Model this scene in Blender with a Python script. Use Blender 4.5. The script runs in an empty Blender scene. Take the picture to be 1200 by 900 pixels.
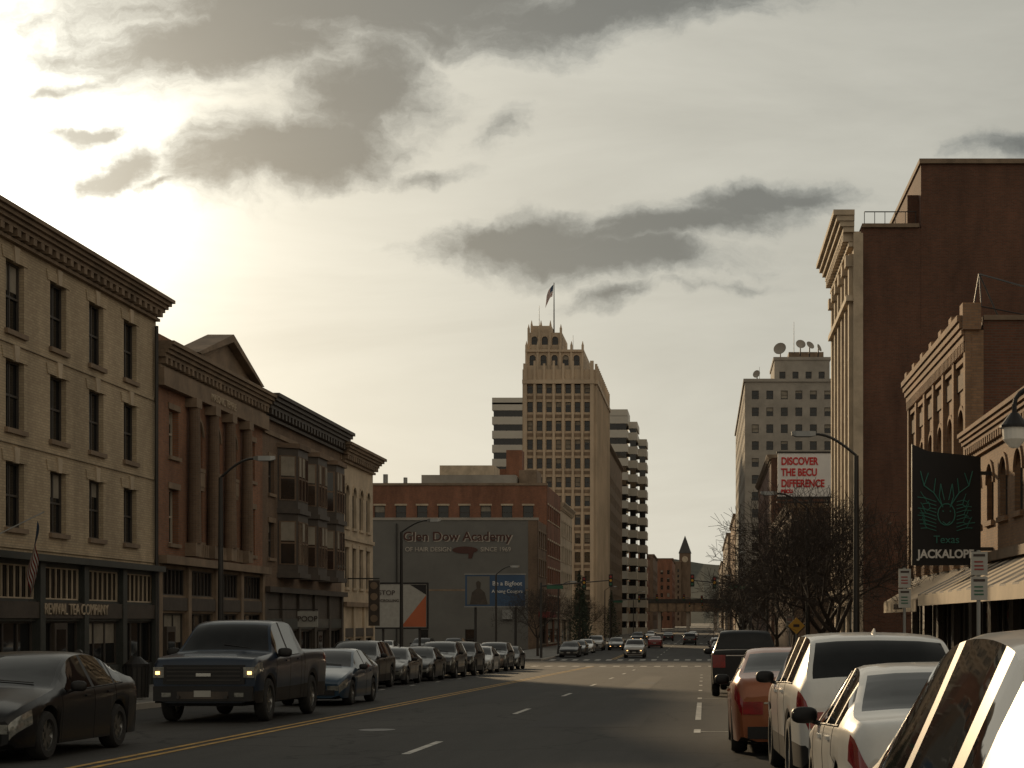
import bpy, math, random, bisect
from mathutils import Vector, Matrix
random.seed(7)
S=bpy.context.scene
R=math.radians
def gz(y): return -0.0138*y if y<125 else -1.725

# ------------------------------------------------------------------ materials
def _n(nt,t,**k):
    n=nt.nodes.new(t)
    for a,b in k.items(): setattr(n,a,b)
    return n
def mk(name,col,rough=.8,metal=0,var=.18,vs=.6,bump=0,bs=12,coat=0,emit=None,es=0,spec=.5):
    m=bpy.data.materials.new(name); m.use_nodes=True; nt=m.node_tree
    b=nt.nodes['Principled BSDF']; L=nt.links.new
    b.inputs['Roughness'].default_value=rough; b.inputs['Metallic'].default_value=metal
    b.inputs['Coat Weight'].default_value=coat; b.inputs['Coat Roughness'].default_value=.06
    b.inputs['Specular IOR Level'].default_value=spec
    g=_n(nt,'ShaderNodeNewGeometry')
    n1=_n(nt,'ShaderNodeTexNoise'); n1.inputs['Scale'].default_value=vs; n1.inputs['Detail'].default_value=4; n1.inputs['Roughness'].default_value=.65
    L(g.outputs['Position'],n1.inputs['Vector'])
    r=_n(nt,'ShaderNodeValToRGB'); r.color_ramp.elements[0].position=.3; r.color_ramp.elements[1].position=.7
    r.color_ramp.elements[0].color=tuple(c*(1-var) for c in col)+(1,)
    r.color_ramp.elements[1].color=tuple(min(1,c*(1+var)) for c in col)+(1,)
    L(n1.outputs['Fac'],r.inputs['Fac']); L(r.outputs['Color'],b.inputs['Base Color'])
    if bump:
        n2=_n(nt,'ShaderNodeTexNoise'); n2.inputs['Scale'].default_value=bs; n2.inputs['Detail'].default_value=3
        L(g.outputs['Position'],n2.inputs['Vector'])
        bp=_n(nt,'ShaderNodeBump'); bp.inputs['Strength'].default_value=bump; bp.inputs['Distance'].default_value=.03
        L(n2.outputs['Fac'],bp.inputs['Height']); L(bp.outputs['Normal'],b.inputs['Normal'])
    if emit:
        b.inputs['Emission Color'].default_value=tuple(emit)+(1,); b.inputs['Emission Strength'].default_value=es
    return m
def brick(name,c1,c2,mortar,bw=.24,bh=.08,stain=.45):
    m=bpy.data.materials.new(name); m.use_nodes=True; nt=m.node_tree; L=nt.links.new
    b=nt.nodes['Principled BSDF']; b.inputs['Roughness'].default_value=.88
    g=_n(nt,'ShaderNodeNewGeometry'); sp=_n(nt,'ShaderNodeSeparateXYZ'); L(g.outputs['Position'],sp.inputs[0])
    ad=_n(nt,'ShaderNodeMath',operation='ADD'); L(sp.outputs[0],ad.inputs[0]); L(sp.outputs[1],ad.inputs[1])
    cb=_n(nt,'ShaderNodeCombineXYZ'); L(ad.outputs[0],cb.inputs[0]); L(sp.outputs[2],cb.inputs[1])
    t=_n(nt,'ShaderNodeTexBrick'); t.inputs['Scale'].default_value=1; t.inputs['Brick Width'].default_value=bw; t.inputs['Row Height'].default_value=bh
    t.inputs['Mortar Size'].default_value=.011; t.inputs['Bias'].default_value=0
    t.inputs['Color1'].default_value=c1+(1,); t.inputs['Color2'].default_value=c2+(1,); t.inputs['Mortar'].default_value=mortar+(1,)
    L(cb.outputs[0],t.inputs['Vector'])
    mp=_n(nt,'ShaderNodeMapping'); mp.inputs['Scale'].default_value=(1,1,.28); L(g.outputs['Position'],mp.inputs[0])
    n=_n(nt,'ShaderNodeTexNoise'); n.inputs['Scale'].default_value=.55; n.inputs['Detail'].default_value=6; n.inputs['Roughness'].default_value=.7
    L(mp.outputs[0],n.inputs['Vector'])
    r=_n(nt,'ShaderNodeMapRange'); r.inputs[1].default_value=.3; r.inputs[2].default_value=.7; r.inputs[3].default_value=1-stain; r.inputs[4].default_value=1.15
    L(n.outputs['Fac'],r.inputs[0])
    mx=_n(nt,'ShaderNodeVectorMath',operation='SCALE'); L(t.outputs['Color'],mx.inputs[0]); L(r.outputs[0],mx.inputs['Scale'])
    L(mx.outputs[0],b.inputs['Base Color'])
    bp=_n(nt,'ShaderNodeBump'); bp.inputs['Strength'].default_value=.4; bp.inputs['Distance'].default_value=.01; bp.invert=True
    L(t.outputs['Fac'],bp.inputs['Height']); L(bp.outputs['Normal'],b.inputs['Normal'])
    return m
def glassm(name,base=.012,rough=.06,vs=.4,spec=.5):
    return mk(name,(base,base*1.05,base*1.1),rough=rough,var=.5,vs=vs,bump=.05,bs=1.2,spec=spec)

M={}
M['brick_cream']=brick('brick_cream',(.54,.43,.285),(.44,.34,.225),(.36,.29,.21),stain=.35)
M['brick_red']=brick('brick_red',(.33,.145,.075),(.25,.11,.06),(.22,.155,.11))
M['brick_dark']=brick('brick_dark',(.165,.066,.038),(.12,.05,.03),(.12,.085,.06),stain=.45)
M['brick_brown']=brick('brick_brown',(.21,.135,.085),(.16,.105,.07),(.18,.135,.1))
M['brick_tan']=brick('brick_tan',(.36,.21,.115),(.27,.155,.09),(.25,.175,.12))
M['brick_orange']=brick('brick_orange',(.30,.115,.06),(.22,.085,.05),(.19,.13,.09))
M['stone']=mk('stone',(.48,.39,.285),.85,var=.25,vs=.8,bump=.2)
M['stone_dark']=mk('stone_dark',(.22,.16,.11),.85,var=.3,vs=.9,bump=.2)
M['terracotta']=mk('terracotta',(.5,.395,.285),.8,var=.2,vs=.12,bump=.15,bs=4)
M['concrete']=mk('concrete',(.33,.30,.26),.9,var=.2,vs=.3,bump=.2)
M['greypaint']=mk('grey_paint',(.145,.14,.128),.8,var=.14,vs=.25,bump=.1)
M['white_panel']=mk('white_panel',(.5,.47,.41),.6,var=.08,vs=.1)
M['black']=mk('black_trim',(.014,.013,.013),.5,var=.3,spec=.35)
M['dark']=mk('dark_wood',(.055,.042,.032),.6,var=.3,vs=2)
M['darkgreen']=mk('dark_green_paint',(.035,.038,.034),.5,var=.3,vs=2)
M['frame']=mk('window_frame',(.055,.046,.038),.6,var=.2)
M['frame_light']=mk('window_frame_light',(.42,.37,.29),.6,var=.15)
M['glass']=glassm('window_glass')
M['shopglass']=glassm('shop_glass',.01,.04)
M['blind']=mk('blind',(.26,.23,.185),.9,var=.3,vs=.9)
M['roof']=mk('roof_felt',(.07,.068,.065),.95)
M['metal']=mk('painted_metal',(.045,.042,.039),.5,metal=.5,var=.25)
M['galv']=mk('galvanised',(.25,.25,.24),.45,metal=.7,var=.2)
M['red']=mk('red_letters',(.55,.02,.02),.6,var=.05)
M['white']=mk('white_paint',(.78,.76,.72),.6,var=.07)
M['offwhite']=mk('sign_white_weathered',(.33,.32,.29),.6,var=.12,vs=3)
M['cream_lit']=mk('cream_canvas',(.5,.41,.3),.8,var=.15,vs=1)
M['teal']=mk('teal_paint',(.05,.2,.16),.6,var=.2)
M['blue']=mk('blue_print',(.03,.07,.14),.5,var=.15)
M['orange']=mk('orange_print',(.4,.10,.035),.5,var=.1)
M['yellow']=mk('yellow_sign',(.5,.26,.02),.5,var=.1)
M['lettergrey']=mk('letter_dark',(.045,.03,.025),.7)
M['letterbrown']=mk('letter_brown',(.07,.025,.018),.7)
M['lettercream']=mk('letter_cream',(.4,.36,.31),.7)
M['green_sign']=mk('green_sign',(.02,.10,.055),.5)
M['dred']=mk('dark_red_print',(.25,.03,.025),.6)
M['globe']=mk('lamp_globe',(.75,.72,.66),.35,var=.05)
M['bark']=mk('bark',(.04,.03,.024),.9,var=.3,vs=6)
M['needles']=mk('needles',(.028,.04,.022),.8,var=.4,vs=2)

# ------------------------------------------------------------------ builder
def P(F,u,z,d):
    k,c=F
    return (c+d,u,z) if k=='L' else (c-d,u,z) if k=='R' else (u,c-d,z)
def newobj(name,verts,faces,mat,parent,smooth=False,ang=35):
    me=bpy.data.meshes.new(name); me.from_pydata(verts,[],faces)
    for m in (mat if isinstance(mat,list) else [mat]): me.materials.append(m)
    if smooth:
        me.polygons.foreach_set('use_smooth',[True]*len(me.polygons)); me.set_sharp_from_angle(angle=R(ang))
    me.update(); o=bpy.data.objects.new(name,me); S.collection.objects.link(o)
    if parent: o.parent=parent
    return o
def empty(name,loc=(0,0,0),rot=(0,0,0)):
    e=bpy.data.objects.new(name,None); e.empty_display_size=.3; e.location=loc; e.rotation_euler=rot
    S.collection.objects.link(e); return e
class Bd:
    def __init__(s,name,loc=(0,0,0),rot=(0,0,0),e=None): s.e=e or empty(name,loc,rot); s.p={}
    def g(s,part,mat):
        k=(part,mat)
        if k not in s.p: s.p[k]=([],[])
        return s.p[k]
    def poly(s,part,mat,pts):
        v,f=s.g(part,mat); n=len(v); v.extend(pts); f.append(tuple(range(n,n+len(pts))))
    def hexa(s,part,mat,a,b):
        v,f=s.g(part,mat); n=len(v); k=len(a); v.extend(a); v.extend(b)
        f.append(tuple(n+i for i in reversed(range(k)))); f.append(tuple(n+k+i for i in range(k)))
        for i in range(k):
            j=(i+1)%k; f.append((n+i,n+j,n+k+j,n+k+i))
    def box(s,part,mat,x0,x1,y0,y1,z0,z1):
        s.hexa(part,mat,[(x0,y0,z0),(x1,y0,z0),(x1,y1,z0),(x0,y1,z0)],[(x0,y0,z1),(x1,y0,z1),(x1,y1,z1),(x0,y1,z1)])
    def fb(s,F,part,mat,u0,u1,z0,z1,d0,d1):
        a=P(F,u0,z0,d0); b=P(F,u1,z1,d1)
        s.box(part,mat,min(a[0],b[0]),max(a[0],b[0]),min(a[1],b[1]),max(a[1],b[1]),z0,z1)
    def prism(s,F,part,mat,pts,d0,d1):
        s.hexa(part,mat,[P(F,u,z,d0) for u,z in pts],[P(F,u,z,d1) for u,z in pts])
    def cyl(s,part,mat,p0,p1,r0,r1,n=10):
        p0=Vector(p0);p1=Vector(p1);d=(p1-p0).normalized()
        a=d.orthogonal().normalized();b=d.cross(a)
        s.hexa(part,mat,[tuple(p0+(a*math.cos(t)+b*math.sin(t))*r0) for t in [2*math.pi*i/n for i in range(n)]],
                        [tuple(p1+(a*math.cos(t)+b*math.sin(t))*r1) for t in [2*math.pi*i/n for i in range(n)]])
    def tube(s,part,mat,pts,r,n=8):
        for i in range(len(pts)-1): s.cyl(part,mat,pts[i],pts[i+1],r,r,n)
    def facade(s,F,u0,u1,z0,z1,ops,wall,part='walls',depth=.22,frame='frame',glass='glass',mull=0,rail=True,blinds=.25,fr=.07,trimmat=None,sill=True,lintel=True):
        us=sorted(set([u0,u1]+[o[0] for o in ops]+[o[1] for o in ops])); zs=sorted(set([z0,z1]+[o[2] for o in ops]+[o[3] for o in ops]))
        hole=set()
        for o in ops:
            ia,ib=us.index(o[0]),us.index(o[1]); ja,jb=zs.index(o[2]),zs.index(o[3])
            for i in range(ia,ib):
                for j in range(ja,jb): hole.add((i,j))
        for i in range(len(us)-1):
            for j in range(len(zs)-1):
                if (i,j) in hole: continue
                s.poly(part,wall,[P(F,us[i],zs[j],0),P(F,us[i+1],zs[j],0),P(F,us[i+1],zs[j+1],0),P(F,us[i],zs[j+1],0)])
        for (a,b) in [((u0,z0),(u0,z1)),((u1,z0),(u1,z1)),((u0,z1),(u1,z1))]:
            s.poly(part,wall,[P(F,a[0],a[1],0),P(F,b[0],b[1],0),P(F,b[0],b[1],-.4),P(F,a[0],a[1],-.4)])
        for o in ops:
            a,b,c,d=o[:4]; arch=len(o)>4 and o[4]
            for q in [((a,c),(a,d)),((b,c),(b,d)),((a,c),(b,c)),((a,d),(b,d))]:
                s.poly('reveals',wall,[P(F,*q[0],0),P(F,*q[1],0),P(F,*q[1],-depth),P(F,*q[0],-depth)])
            s.poly('windows',glass,[P(F,a,c,-depth),P(F,b,c,-depth),P(F,b,d,-depth),P(F,a,d,-depth)])
            e=-depth
            if fr:
                s.fb(F,'window_frames',frame,a+.004,a+fr,c+.004,d-.004,e+.01,e+.07); s.fb(F,'window_frames',frame,b-fr,b-.004,c+.004,d-.004,e+.01,e+.07)
                s.fb(F,'window_frames',frame,a+fr,b-fr,d-fr,d-.004,e+.01,e+.066); s.fb(F,'window_frames',frame,a+fr,b-fr,c+.004,c+fr,e+.01,e+.066)
                if rail: s.fb(F,'window_frames',frame,a+fr,b-fr,(c+d)/2-fr/2,(c+d)/2+fr/2,e+.012,e+.062)
                for k in range(mull):
                    um=a+(b-a)*(k+1)/(mull+1); s.fb(F,'window_frames',frame,um-fr/2,um+fr/2,c+fr,d-fr,e+.014,e+.058)
            if random.random()<blinds:
                h=random.choice([.25,.4,.5,.9]); s.fb(F,'blinds','blind',a+fr,b-fr,d-fr-(d-c-2*fr)*h,d-fr,e+.004,e+.008)
            if arch:
                r=(b-a)/2; cu=(a+b)/2; h=min(r,.9*(d-c)); n=8
                for sg in (-1,1):
                    pts=[P(F,cu+sg*r,d,-.01)]+[P(F,cu+sg*r*math.cos(t),d-h+h*math.sin(t),-.01) for t in [math.pi/2*(1-k/n) for k in range(n+1)]]
                    s.poly('arches',wall,pts)
                if trimmat:
                    for k in range(2*n):
                        t0=math.pi*k/(2*n);t1=math.pi*(k+1)/(2*n); q=[]
                        for rr,t in ((1,t0),(1.22,t0),(1.22,t1),(1,t1)): q.append((cu+r*rr*math.cos(t),d-h+h*rr*math.sin(t)))
                        s.prism(F,'arch_trim',trimmat,q,-.02,.05)
            elif trimmat and lintel: s.fb(F,'lintels',trimmat,a-.12,b+.12,d,d+.22,-.02,.05)
            if trimmat and sill: s.fb(F,'sills',trimmat,a-.1,b+.1,c-.14,c,-.02,.1)
    def cornice(s,F,u0,u1,zt,h,pr,mat,dent=.5,e=0):
        n=4
        for i in range(n):
            s.fb(F,'cornice',mat,u0-e*pr*(i+1)/n,u1+e*pr*(i+1)/n,zt-h*(n-i)/n*.6,zt-h*(n-i-1)/n*.6-.003,-.03,pr*(.35+.65*((i+1)/n)))
        s.fb(F,'cornice',mat,u0,u1,zt-h,zt-h*.88,-.03,pr*.25)
        if dent:
            k=int((u1-u0)/dent)
            for i in range(k):
                u=u0+(i+.25)*(u1-u0)/k; s.fb(F,'dentils',mat,u,u+dent*.45,zt-h*.84,zt-h*.6-.002,-.03,pr*.5)
    def done(s,smooth=()):
        for (part,mat),(v,f) in s.p.items():
            newobj(part,v,f,M[mat] if isinstance(mat,str) else mat,s.e,smooth=(part in smooth))
        return s.e
def text(parent,name,body,loc,size,rot,mat,ext=.02,ax='CENTER',sx=1,off=0):
    c=bpy.data.curves.new(name,'FONT'); c.body=body; c.size=size; c.extrude=ext; c.align_x=ax; c.align_y='CENTER'; c.offset=off
    c.materials.append(M[mat]); o=bpy.data.objects.new(name,c); o.location=loc; o.rotation_euler=rot; o.scale=(sx,1,1)
    S.collection.objects.link(o); o.parent=parent; return o
RS=(R(90),0,0); RL=(R(90),0,R(90)); RR=(R(90),0,R(-90))
def grid(u0,u1,n,w,rows,h):
    out=[]
    for k in range(n):
        c=u0+(k+.5)*(u1-u0)/n
        for z in rows: out.append((round(c-w/2,4),round(c+w/2,4),round(z,4),round(z+h,4)))
    return out

# ------------------------------------------------------------------ ground
def strip(name,x0,x1,ys,dz,mat,parent=None):
    v=[];f=[]
    for i,y in enumerate(ys):
        v+= [(x0,y,gz(y)+dz),(x1,y,gz(y)+dz)]
        if i: f.append((2*i-2,2*i-1,2*i+1,2*i))
    return newobj(name,v,f,mat,parent)
m=bpy.data.materials.new('asphalt'); m.use_nodes=True; nt=m.node_tree; L=nt.links.new; b=nt.nodes['Principled BSDF']
g=_n(nt,'ShaderNodeNewGeometry')
n1=_n(nt,'ShaderNodeTexNoise'); n1.inputs['Scale'].default_value=.35; n1.inputs['Detail'].default_value=6; n1.inputs['Roughness'].default_value=.7
mp=_n(nt,'ShaderNodeMapping'); mp.inputs['Scale'].default_value=(1.4,.13,1); L(g.outputs['Position'],mp.inputs[0]); L(mp.outputs[0],n1.inputs['Vector'])
n2=_n(nt,'ShaderNodeTexNoise'); n2.inputs['Scale'].default_value=45; n2.inputs['Detail'].default_value=3; L(g.outputs['Position'],n2.inputs['Vector'])
vo=_n(nt,'ShaderNodeTexVoronoi',feature='DISTANCE_TO_EDGE'); vo.inputs['Scale'].default_value=.28
n3=_n(nt,'ShaderNodeTexNoise'); n3.inputs['Scale'].default_value=1.3; n3.inputs['Detail'].default_value=4; L(g.outputs['Position'],n3.inputs['Vector'])
va=_n(nt,'ShaderNodeVectorMath',operation='ADD'); L(g.outputs['Position'],va.inputs[0]); L(n3.outputs['Color'],va.inputs[1]); L(va.outputs[0],vo.inputs['Vector'])
cr=_n(nt,'ShaderNodeMapRange'); cr.inputs[1].default_value=.004; cr.inputs[2].default_value=.016; cr.inputs[3].default_value=.35; cr.inputs[4].default_value=1; L(vo.outputs['Distance'],cr.inputs[0])
r1=_n(nt,'ShaderNodeMapRange'); r1.inputs[1].default_value=.3; r1.inputs[2].default_value=.7; r1.inputs[3].default_value=.020; r1.inputs[4].default_value=.050; L(n1.outputs['Fac'],r1.inputs[0])
r2=_n(nt,'ShaderNodeMapRange'); r2.inputs[1].default_value=.3; r2.inputs[2].default_value=.7; r2.inputs[3].default_value=.65; r2.inputs[4].default_value=1.35; L(n2.outputs['Fac'],r2.inputs[0])
m1=_n(nt,'ShaderNodeMath',operation='MULTIPLY'); L(r1.outputs[0],m1.inputs[0]); L(r2.outputs[0],m1.inputs[1])
m2=_n(nt,'ShaderNodeMath',operation='MULTIPLY'); L(m1.outputs[0],m2.inputs[0]); L(cr.outputs[0],m2.inputs[1])
cc=_n(nt,'ShaderNodeCombineColor')
for i,k in enumerate((1.06,1,.92)):
    mm=_n(nt,'ShaderNodeMath',operation='MULTIPLY'); mm.inputs[1].default_value=k; L(m2.outputs[0],mm.inputs[0]); L(mm.outputs[0],cc.inputs[i])
L(cc.outputs[0],b.inputs['Base Color']); b.inputs['Roughness'].default_value=.8; b.inputs['Specular IOR Level'].default_value=.3
bp=_n(nt,'ShaderNodeBump'); bp.inputs['Strength'].default_value=.5; bp.inputs['Distance'].default_value=.012; L(n2.outputs['Fac'],bp.inputs['Height']); L(bp.outputs['Normal'],b.inputs['Normal'])
M['asphalt']=m
M['patch']=mk('asphalt_patch',(.022,.021,.02),.85,var=.25,vs=3)
M['ground']=mk('ground_mat',(.09,.085,.075),.95,var=.3,vs=.05)
M['pavement']=brick('pavement_concrete',(.2,.19,.17),(.17,.16,.145),(.08,.075,.07),bw=1.5,bh=1.5,stain=.35)
nt=M['pavement'].node_tree
for l in list(nt.links):
    if l.to_node.type=='TEX_BRICK' and l.to_socket.name=='Vector': nt.links.remove(l)
gg=[n for n in nt.nodes if n.type=='NEW_GEOMETRY'][0]; tb=[n for n in nt.nodes if n.type=='TEX_BRICK'][0]; nt.links.new(gg.outputs['Position'],tb.inputs['Vector'])
M['yline']=mk('yellow_line',(.40,.23,.04),.75,var=.5,vs=4); M['wline']=mk('white_line',(.5,.48,.44),.75,var=.45,vs=4)
strip('ground',-3500,3500,[-300,0,125,7000],-.012,M['ground'])
strip('road',-13.4,3.0,[-60,0,125,900],0,M['asphalt'])
strip('cross_street',-200,-13.4,[119.5,124.9,138],-.004,M['asphalt']); strip('cross_street',3.0,200,[119.5,124.9,138],-.004,M['asphalt'])
strip('parking_lot',-75,-19.5,[138.1,194],.0,M['asphalt'])
def pave(x0,x1,y0,y1,kerbside):
    B=Bd('pavement'); ys=[y0]+([125] if y0<125<y1 else [])+[y1]
    for a,c in zip(ys[:-1],ys[1:]):
        kx0,kx1=(x1-.16,x1) if kerbside=='r' else (x0,x0+.16)
        sx0,sx1=(x0,x1-.16) if kerbside=='r' else (x0+.16,x1)
        for part,mt,p,q,h in (('kerb','concrete',kx0,kx1,.14),('slab','pavement',sx0,sx1,.135)):
            B.hexa(part,mt,[(p,a,gz(a)-.3),(q,a,gz(a)-.3),(q,c,gz(c)-.3),(p,c,gz(c)-.3)],[(p,a,gz(a)+h),(q,a,gz(a)+h),(q,c,gz(c)+h),(p,c,gz(c)+h)])
    B.done()
pave(-19.45,-13.4,-60,119,'r'); pave(-19.45,-13.4,138.5,900,'r'); pave(3.0,7.95,-60,119,'l'); pave(3.0,7.95,138.5,900,'l')
def mark(name,rects,mat,dz=.004):
    v=[];f=[]
    for x0,x1,y0,y1 in rects:
        ys=[y0]+([125] if y0<125<y1 else [])+[y1]
        for a,c in zip(ys[:-1],ys[1:]):
            n=len(v); v+=[(x0,a,gz(a)+dz),(x1,a,gz(a)+dz),(x1,c,gz(c)+dz),(x0,c,gz(c)+dz)]; f.append((n,n+1,n+2,n+3))
    newobj(name,v,f,mat,None)
mark('yellow_centre_line',[(-7.98,-7.87,-60,116),(-7.72,-7.61,-60,116),(-7.98,-7.87,142,500),(-7.72,-7.61,142,500)],M['yline'],.006)
mark('white_lane_marking',[(-4.26,-4.14,y,y+3.05) for y in [23.4-12.2*k for k in range(1,4)]+[23.4,36.9,49.5,61.7,74,86,98]+[150+12.2*k for k in range(25)]],M['wline'],.006)
mark('parking_bay_marking',[(-.18,-.06,34,44)]+[(-.05,.9,y,y+.1) for y in (29.4,47.4)]+[(-.18,-.06,y,y+1.2) for y in (29,47,55,62,69,76,83)]+[(-11,-10.9,y,y+1) for y in (49,56,62,68,74,80,87)],M['wline'],.006)
mark('crosswalk_marking',[(x,x+.45,115,118) for x in [-13+.95*k for k in range(17)]]+[(x,x+.45,139,142) for x in [-13+.95*k for k in range(17)]]+[(-7.4,-.4,111.9,112.3)],M['wline'],.009)
mark('crosswalk_marking',[(x,x+.45,243,246) for x in [-13+.95*k for k in range(17)]],M['wline'],.009)
mark('asphalt_patch',[(-3.4,-1.2,31,38),(-6.9,-5.2,44,60),(-2.9,-1.9,52,80),(-7.3,-4.6,20,22.4),(-12.9,-11.4,24,40)],M['patch'],.003)
for x,y in ((-5.9,30),(-2.2,66)):
    mk1=Bd('manhole_cover'); mk1.cyl('lid','metal',(x,y,gz(y)-.02),(x,y,gz(y)+.008),.33,.33,20); mk1.done()

# ------------------------------------------------------------------ left buildings
LF=('L',-19.5)
def mass(B,x0,x1,y0,y1,z1,wall):
    B.box('building_mass',wall,x0,x1,y0,y1,-4,z1-.25); B.box('roof','roof',x0+.2,x1-.2,y0+.2,y1-.2,z1-.25,z1-.2)
def storefront(B,y0,y1,ztop,nb,pmat,fascia,tr=True,frame='frame'):
    F=LF; zb=gz(y1)-.4; w=(y1-y0)/nb; ops=[];opt=[]
    for k in range(nb):
        a=y0+k*w+.22; c=y0+(k+1)*w-.22
        ops.append((round(a,3),round(c,3),round(gz(y0)+.5,3),round(ztop-1.75,3)))
        if tr: opt.append((round(a,3),round(c,3),round(ztop-1.1,3),round(ztop-.12,3)))
    zm=round(ztop-1.4,3)
    B.facade(F,y0,y1,zb,zm,ops,pmat,part='shopfront',glass='shopglass',mull=2,rail=False,blinds=.1,fr=.06,depth=.18,frame='frame')
    B.facade(F,y0,y1,zm,ztop,opt,pmat,part='shopfront',glass='shopglass',mull=6,rail=False,blinds=.0,fr=.045,depth=.14,frame=frame)
    B.fb(F,'sign_band',fascia,y0+.2,y1-.2,ztop-1.66,ztop-1.18,-.02,.09)
    for k in range(nb+1):
        u=min(max(y0+k*w,y0+.2),y1-.2); B.fb(F,'piers',pmat,u-.19,u+.19,zb,ztop,-.02,.12)
    for k in range(0,nb,3):
        c=y0+(k+.5)*w; B.fb(F,'doors','dark',c-.5,c+.5,gz(c),gz(c)+2.2,-.15,-.02); B.fb(F,'door_glass','shopglass',c-.36,c+.36,gz(c)+.4,gz(c)+2.0,-.02,-.012)

B=Bd('brick_building')
cs=[47.1+3.15*k for k in range(-5,4)]
ops=[(round(c-.63,3),round(c+.63,3),a,b_) for c in cs for a,b_ in ((9.74,11.71),(6.98,8.92),(4.19,6.05))]
B.facade(LF,28,59.2,3.5,12.9,ops,'brick_cream',trimmat='stone_dark',frame='frame',blinds=.3,lintel=False,mull=1,fr=.06)
for c in cs:
    for t in (11.71,8.92,6.05):
        B.prism(LF,'lintels','brick_cream',[(c-.85,t),(c+.85,t),(c+.95,t+.3),(c-.95,t+.3)],-.02,.03)
        B.prism(LF,'keystones','stone',[(c-.12,t-.03),(c+.12,t-.03),(c+.19,t+.42),(c-.19,t+.42)],-.02,.07)
for z in (3.62,6.55,9.35): B.fb(LF,'string_course','brick_cream',28,59.2,z,z+.12,-.02,.05)
B.cornice(LF,28,59.2,13.0,.8,.62,'stone_dark',dent=.55,e=.4)
B.fb(LF,'shop_cornice','darkgreen',28,59.25,3.3,3.5,-.02,.35)
storefront(B,28,59.2,3.3,9,'darkgreen','dark',frame='stone')
B.cyl('downpipe','metal',(-19.38,58.9,-.6),(-19.38,58.9,12),.07,.07,8)
mass(B,-48,-19.9,28,59.2,12.9,'brick_cream')
e=B.done(); text(e,'sign_lettering','REVIVAL TEA COMPANY',(-19.38,51.5,1.9),.48,RL,'stone'); text(e,'sign_lettering','COFFEE & BOOKS',(-19.38,40,1.9),.42,RL,'stone')

B=Bd('pedimented_brick_building')
ops=[]
for c in (61.2,71.7): ops+= [(c-.55,c+.55,7.6,9.3),(c-.55,c+.55,4.4,6.4)]
for c in (64.1,66.45,68.8): ops+=[(round(c-.6,3),round(c+.6,3),7.45,9.3,1),(round(c-.6,3),round(c+.6,3),4.6,6.6)]
B.facade(LF,59.2,73.5,3.9,11.2,ops,'brick_red',trimmat='stone_dark',frame='frame_light',depth=.3,mull=0,blinds=.5)
for c in (62.85,65.3,67.6,70.1):
    B.fb(LF,'pilaster_base','stone_dark',c-.36,c+.36,4.0,4.5,-.02,.42)
    B.cyl('columns','brick_brown',(-19.24,c,4.5),(-19.24,c,9.6),.25,.2,14)
    B.fb(LF,'capitals','stone_dark',c-.33,c+.33,9.6,9.95,-.02,.45)
for c in (64.1,66.45,68.8):
    B.fb(LF,'spandrel','stone_dark',c-.7,c+.7,6.75,7.3,-.02,.08)
    for k in range(6): B.cyl('balusters','stone_dark',(-19.3,c-.6+k*.24,4.0),(-19.3,c-.6+k*.24,4.5),.07,.05,6)
B.fb(LF,'frieze','stone_dark',59.2,73.5,9.97,10.6,-.02,.3)
B.cornice(LF,59.2,73.5,11.55,.95,.65,'stone_dark',dent=.5)
B.prism(LF,'pediment','stone_dark',[(62.2,11.56),(70.9,11.56),(66.55,12.75)],-.3,.35)
B.prism(LF,'pediment_rake','stone_dark',[(61.9,11.57),(62.4,11.57),(66.55,12.72),(66.55,13.02)],-.35,.7)
B.prism(LF,'pediment_rake','stone_dark',[(71.2,11.57),(70.7,11.57),(66.55,12.72),(66.55,13.02)],-.35,.7)
B.fb(LF,'parapet','brick_red',59.2,73.5,11.56,11.9,-.5,-.1)
B.fb(LF,'shop_cornice','stone_dark',59.2,73.5,3.62,3.92,-.02,.4)
storefront(B,59.2,73.5,3.6,4,'stone_dark','dark')
mass(B,-46,-19.9,59.25,73.5,11.6,'brick_red'); B.box('chimney','brick_red',-22.5,-21.2,60.2,61.6,11.3,12.7)
e=B.done(); text(e,'frieze_lettering','MASONIC TEMPLE',(-19.18,66.5,10.28),.42,RL,'stone')

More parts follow.
